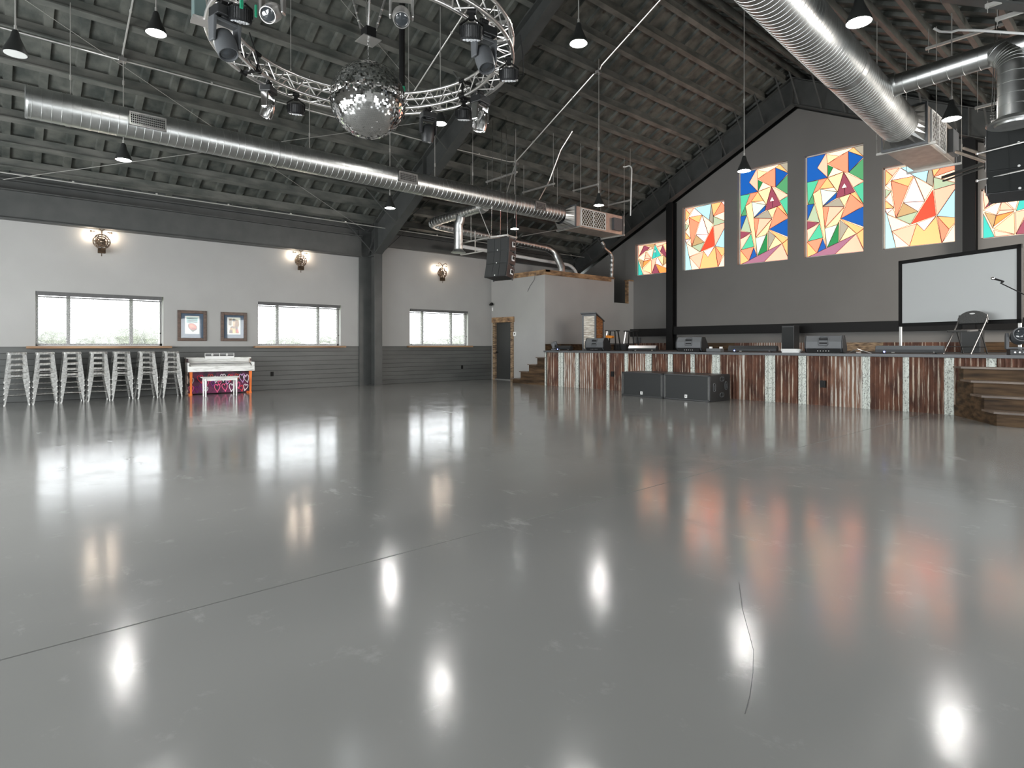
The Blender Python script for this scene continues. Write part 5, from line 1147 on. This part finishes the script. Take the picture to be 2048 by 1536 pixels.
b = MB(); b.box(-.22, .22, -.12, .12, 0, .2); obj('cabinet', b, M['blackp'], t, local=True, bevel=.01); b = MB(); b.box(-.2, .2, -.13, -.12, .02, .15); obj('grille', b, M['grille'], t, local=True); b = MB(); b.tube([(-.07, 0, .2), (-.06, 0, .23), (.06, 0, .23), (.07, 0, .2)], .01, 6); obj('handle', b, M['gray_p'], t, local=True)
# speaker cabinet, dark box at the back wall
for px, w, h_, y, l in ((1581, .35, .72, 17.1, 'tall black speaker cabinet standing at the back of the stage, mid stage'), (1945, .34, .5, 15.6, 'black speaker box behind the folding chair')):
    p = at(px, 700, Y=y); t = thing('speaker_cabinet', l, 'speaker', (p.x, p.y, SZ))
    b = MB(); b.box(-w / 2, w / 2, -.18, .18, 0, h_); obj('cabinet', b, M['blackp'], t, local=True, bevel=.012)
    b = MB(); b.box(-w / 2 + .025, w / 2 - .025, -.19, -.18, .03, h_ - .05); obj('grille', b, M['grille'], t, local=True)
    b = MB(); b.box(-w / 2 + .01, w / 2 - .01, -.185, -.175, h_ - .04, h_ - .03); obj('trim_strip', b, M['gray_p'], t, local=True)
p = at(1278, 681, Y=YS); b = MB(); b.box(p.x - .09, p.x + .09, YS - .06, YS, p.z - .1, p.z + .1); tag(obj('wall_panel_box', b, M['gray_p']), 'small dark grey box on the stage wall beside the corner', 'electrical box')
# power boxes and small gear on the stage edge
p = at(1430, 702, Y=12.7); t = thing('power_supply', 'small grey box with two white clips right of the middle wedge monitor', 'power box', (p.x, p.y, SZ))
b = MB(); b.box(-.18, .18, -.08, .08, .01, .09); obj('housing', b, M['gray_p'], t, local=True, bevel=.006)
b = MB()
for s in (-1, 1): b.box(s * .13 - .03, s * .13 + .03, .02, .06, .09, .13)
obj('clips', b, M['white'], t, local=True)
p = at(1584, 703, Y=12.62); t = thing('power_strip', 'white power strip with coiled cord left of the nearest wedge monitor', 'power strip', (p.x, p.y, SZ), .05)
b = MB(); b.box(-.2, .17, -.05, .05, .0, .06); obj('housing', b, M['whitep'], t, local=True, bevel=.02)
b = MB()
for k in range(3): b.tube([(.2 * math.cos(a) - .02, .09 * math.sin(a), .05 + .014 * k) for a in [2 * PI * j / 16 for j in range(16)]], .012, 6, closed=True)
obj('coiled_cord', b, M['white'], t, local=True)
p = at(1716, 703, Y=12.7); b = MB(); x, y = p.x, p.y
b.tube([(x - .2, y + .1, SZ + .01), (x - .1, y, SZ + .05), (x, y - .02, SZ + .09), (x + .08, y, SZ + .06), (x + .2, y + .1, SZ + .01)], .009, 6); b.cyl((x - .02, y - .03, SZ + .02), (x + .06, y - .03, SZ + .02), .02, n=8)
tag(obj('loose_cables', b, M['alu'], smooth=True), 'tangle of cable and a metal plug right of the nearest wedge monitor', 'cable')
# ------------------------------------------------------------------ folding chair
p = at(1931, 704, Y=13.75)
t = thing('folding_chair', 'dark padded folding chair on the stage in front of the screen', 'folding chair', (p.x, p.y, SZ), math.radians(72))
# local: faces -x (to the left), width along y
wy = .235
for s in (-1, 1):
    b = MB(); b.tube([(-.27, s * wy, 0), (.2, s * wy, .62), (.235, s * wy, .74)], .0125, 8); obj('leg', b, M['chairmetal'], t, local=True, smooth=True)
    b = MB(); b.tube([(.3, s * (wy - .03), 0), (.1, s * (wy - .03), .42), (.05, s * (wy - .03), .45)], .0115, 8); obj('leg', b, M['chairmetal'], t, local=True, smooth=True)
b = MB(); b.cyl((.24, -wy + .03, .13), (.24, wy - .03, .13), .008, n=6); b.cyl((-.16, -wy, .14), (-.16, wy, .14), .008, n=6); obj('stretcher', b, M['chairmetal'], t, local=True)
b = MB(); pr = [(-.24, -.17), (-.2, -.2), (.16, -.19), (.16, .19), (-.2, .2), (-.24, .17)]
b.prism(pr, (-.02, 0, .42), (1, 0, .05), (0, 1, 0), (0, 0, .035)); obj('seat', b, M['fabric'], t, local=True, bevel=.012)
pts = [(-.255, 0), (.255, 0)] + [(.255 * math.cos(a), .06 + .17 * math.sin(a)) for a in [PI * k / 14 for k in range(15)]]
u = Vector((.06, 0, 1)).normalized()
b = MB(); o_ = (.2, 0, .58); b.prism(pts, o_, (0, 1, 0), u, (.03, 0, 0)); obj('backrest', b, M['fabric'], t, local=True, bevel=.008)
b = MB(); b.tube([Vector(o_) + Vector((.02, 0, 0)) + Vector((0, 1, 0)) * q[0] + u * q[1] for q in pts[2:]], .013, 6); obj('back_frame', b, M['chairmetal'], t, local=True, smooth=True)
b = MB(); b.prism([(.05 * math.cos(a), .185 + .014 * math.sin(a)) for a in [2 * PI * k / 12 for k in range(12)]], (.197, 0, .58), (0, 1, 0), u, (.001, 0, 0)); obj('handle_slot', b, M['whitep'], t, local=True)
# ------------------------------------------------------------------ projection screen
A = Vector((-4.14, 14.97, 0)); B2 = Vector((-1.95, 14.07, 0)); d = (B2 - A); Ls = d.length; rz = math.atan2(d.y, d.x)
t = thing('projection_screen', 'large white projection screen in a black frame standing on the stage', 'projection screen', (A.x, A.y, SZ), rz)
z0, z1 = 1.60 - SZ, 3.04 - SZ; fw = .075
b = MB(); b.box(fw, Ls - fw, -.004, .004, z0 + fw, z1 - fw); obj('fabric', b, M['screen'], t, local=True)
b = MB()
for a, c, e, f_ in ((0, fw, z0, z1), (Ls - fw, Ls, z0, z1), (0, Ls, z0, z0 + fw), (0, Ls, z1 - fw, z1)): b.box(a, c, -.02, .02, e, f_)
obj('frame', b, M['black'], t, local=True)
for x in (.035, Ls - .035):
    b = MB(); b.box(x - .022, x + .022, -.015, .015, 0.03, z0); obj('leg', b, M['white'], t, local=True)
    b = MB(); b.bar((x, -.35, .02), (x, .35, .02), .04, .03); obj('foot', b, M['gray_p'], t, local=True)
# microphone on a boom stand
m0 = at(1982, 557, Y=11.75 + 1.1); m1 = at(2048, 589, Y=12.95); bs = at(2120, 700, Y=13.1)
t = thing('microphone_stand', 'black boom microphone stand reaching in from the right frame edge', 'microphone stand', (bs.x, bs.y, SZ))
dv = (m1 - m0); e = m0 + dv * (((Vector((bs.x, bs.y, 0)) - Vector((m0.x, m0.y, 0))).length) / Vector((dv.x, dv.y, 0)).length)
b = MB(); b.cyl(m0 + dv * .28, e + dv * .3, .009, n=8); obj('boom_arm', b, M['black'], t)
b = MB(); b.cyl((bs.x, bs.y, SZ + .03), e, .011, n=8); obj('pole', b, M['black'], t)
b = MB()
for k in range(3): a = 2 * PI * k / 3; b.bar((bs.x, bs.y, SZ + .1), (bs.x + .28 * math.cos(a), bs.y + .28 * math.sin(a), SZ + .012), .02, .012)
obj('tripod_base', b, M['black'], t)
dn = (m0 - (m0 + dv * .3)).normalized(); dn2 = (dn + Vector((0, 0, -.22))).normalized()
mic = thing('microphone', 'silver-headed microphone clipped to the boom in front of the screen', 'microphone', m0)
mm_ = m0 + Vector((0, 0, .01)); b = MB(); b.tube([mm_ - dn2 * .19, mm_ - dn2 * .05], [.012, .018], 10); obj('body', b, M['black'], mic, smooth=True)
b = MB(); b.sphere(mm_ - dn2 * .025, .026, 12, (1.15, 1, 1)); obj('mesh_head', b, M['chrome'], mic, smooth=True)
b = MB(); q = mm_ - dn2 * .16; b.cbox(q + Vector((0, 0, -.012)), (.03, .03, .04)); obj('clip', b, M['black'], mic)
# ------------------------------------------------------------------ hanging line arrays
def array(x, y, ztop, rz, label, toprod):
    t = thing('line_array', label, 'hanging speakers', (x, y, ztop), rz)
    z = ztop; w, h_, dp = .7, .35, .42; tl = 0; yo = 0
    b = MB()
    for sx_ in (-1, 1):
        for yy in (-.12, .22): b.bar((sx_ * .26, yy, .0), (sx_ * .26, yy, .05), .03, .02)
    b.bar((-.28, -.14, .05), (.28, -.14, .05), .04, .04); b.bar((-.28, .24, .05), (.28, .24, .05), .04, .04); b.bar((-.26, -.16, .04), (-.26, .26, .04), .03, .03); b.bar((.26, -.16, .04), (.26, .26, .04), .03, .03)
    obj('fly_frame', b, M['rod'], t, local=True)
    for k in range(3):
        a = .02 + .11 * k; R_ = Matrix.Rotation(-a, 3, 'X')      # tilt the front down
        c = Vector((0, yo, z - ztop))
        def T(p): return c + R_ @ Vector(p)
        yf, yb_ = -.2, .2; taper = .03
        b = MB(); b.hexa([T((-w / 2, yf, -h_)), T((w / 2, yf, -h_)), T((w / 2 - .06, yb_, -h_ + taper)), T((-w / 2 + .06, yb_, -h_ + taper)), T((-w / 2, yf, -.008)), T((w / 2, yf, -.008)), T((w / 2 - .06, yb_, -taper)), T((-w / 2 + .06, yb_, -taper))])
        cb = obj('cabinet', b, M['blackp'], t, local=True, bevel=.008)
        b = MB(); b.hexa([T((-w / 2 + .02, yf - .012, -h_ + .015)), T((w / 2 - .02, yf - .012, -h_ + .015)), T((w / 2 - .02, yf, -h_ + .015)), T((-w / 2 + .02, yf, -h_ + .015)), T((-w / 2 + .02, yf - .012, -.02)), T((w / 2 - .02, yf - .012, -.02)), T((w / 2 - .02, yf, -.02)), T((-w / 2 + .02, yf, -.02))])
        for q in (-.1, .1): b.hexa([T((q - .004, yf - .018, -h_ + .015)), T((q + .004, yf - .018, -h_ + .015)), T((q + .004, yf - .01, -h_ + .015)), T((q - .004, yf - .01, -h_ + .015)), T((q - .004, yf - .018, -.02)), T((q + .004, yf - .018, -.02)), T((q + .004, yf - .01, -.02)), T((q - .004, yf - .01, -.02))])
        obj('grille', b, M['grille'], cb, local=True)
        b = MB(); b.cyl(T((.0, yf - .022, -h_ + .03)), T((0, yf - .01, -h_ + .03)), .016, n=10); obj('badge', b, M['white'], cb, local=True)
        for sx_ in (-1, 1):
            b = MB(); ct = T((sx_ * (w / 2 - .02), .03, -h_ / 2)); b.cbox(ct, (.02, .11, .13), R_); obj('handle_cup', b, M['whitep'], cb, local=True)
            b = MB(); b.cbox(ct + Vector((sx_ * .012, 0, .01)), (.02, .07, .08), R_); obj('handle_hollow', b, M['black'], cb, local=True)
            b = MB()
            for yy in (yf + .03, yb_ - .06):
                for zz_ in (-.02, -h_ + .02): b.cbox(T((sx_ * (w / 2 - .005 - (.05 if yy > 0 else .01)), yy, zz_)), (.02, .05, .05), R_)
            obj('rigging_plate', b, M['gray_p'], cb, local=True)
        nx = T((0, yf, -h_)); z = ztop + T((0, 0, -h_)).z - .004; yo = T((0, 0, -h_)).y
    b = MB()
    for sx_, yy in ((-.26, -.14), (.26, -.14), (-.26, .24), (.26, .24)):
        top = Vector((sx_ * .8, yy, toprod - ztop)); b.cyl((sx_, yy, .07), top, .007, n=6)
        for k in range(5): b.sphere((sx_, yy, .1 + k * .04), .014, 6)
    obj('rigging_cable', b, M['chrome'], t, local=True)
    return t
array(-11.6, 9.9, 3.93, math.radians(13), 'black three-box hanging speaker array over the corner room door', zr(-11.5))
array(-1.55, 10.75, 4.28, math.radians(14), 'hanging speaker array at the right frame edge with mesh grille', zr(-1.42))
for z, l in ((4.0, 'upper'), (3.62, 'lower')):
    b = MB(); a = at(1984, 0, Y=10.3); b.cyl((-1.92, 10.38, z - .12), (-.9, 10.62, z + .02), .012, n=8); b.sphere((-1.92, 10.38, z - .12), .022, 8); tag(obj('rigging_bar', b, M['alu']), l + ' thin silver bar across the right hanging speakers', 'bar')
b = MB(); b.bar((-13.4, 9.9, 4.05), (-12.2, 9.95, 4.05), .03, .03); b.bar((-13.4, 9.9, 3.72), (-12.2, 9.95, 3.72), .03, .03); b.bar((-13.4, 9.9, 3.72), (-13.4, 9.9, 4.05), .03, .03); b.bar((-12.75, 9.9, 3.5 + .22), (-12.75, 9.9, 4.3), .02, .02); b.cyl((-13.0, 9.95, 4.05), (-13.0, 9.95, zr(-13.0)), .006, n=6)
tag(obj('steel_bracket_frame', b, M['rod']), 'rectangular rod bracket left of the hanging speaker array', 'bracket')
b = MB(); b.cyl((-11.2, 10.2, 3.98), (-11.6, 12.6, 4.6), .01, n=6); b.cyl((-11.75, 9.6, 4.0), (-12.0, 9.4, 4.78), .01, n=6); tag(obj('guy_rod', b, M['alu']), 'long thin rod from the air handler to the left hanging speakers', 'rod')
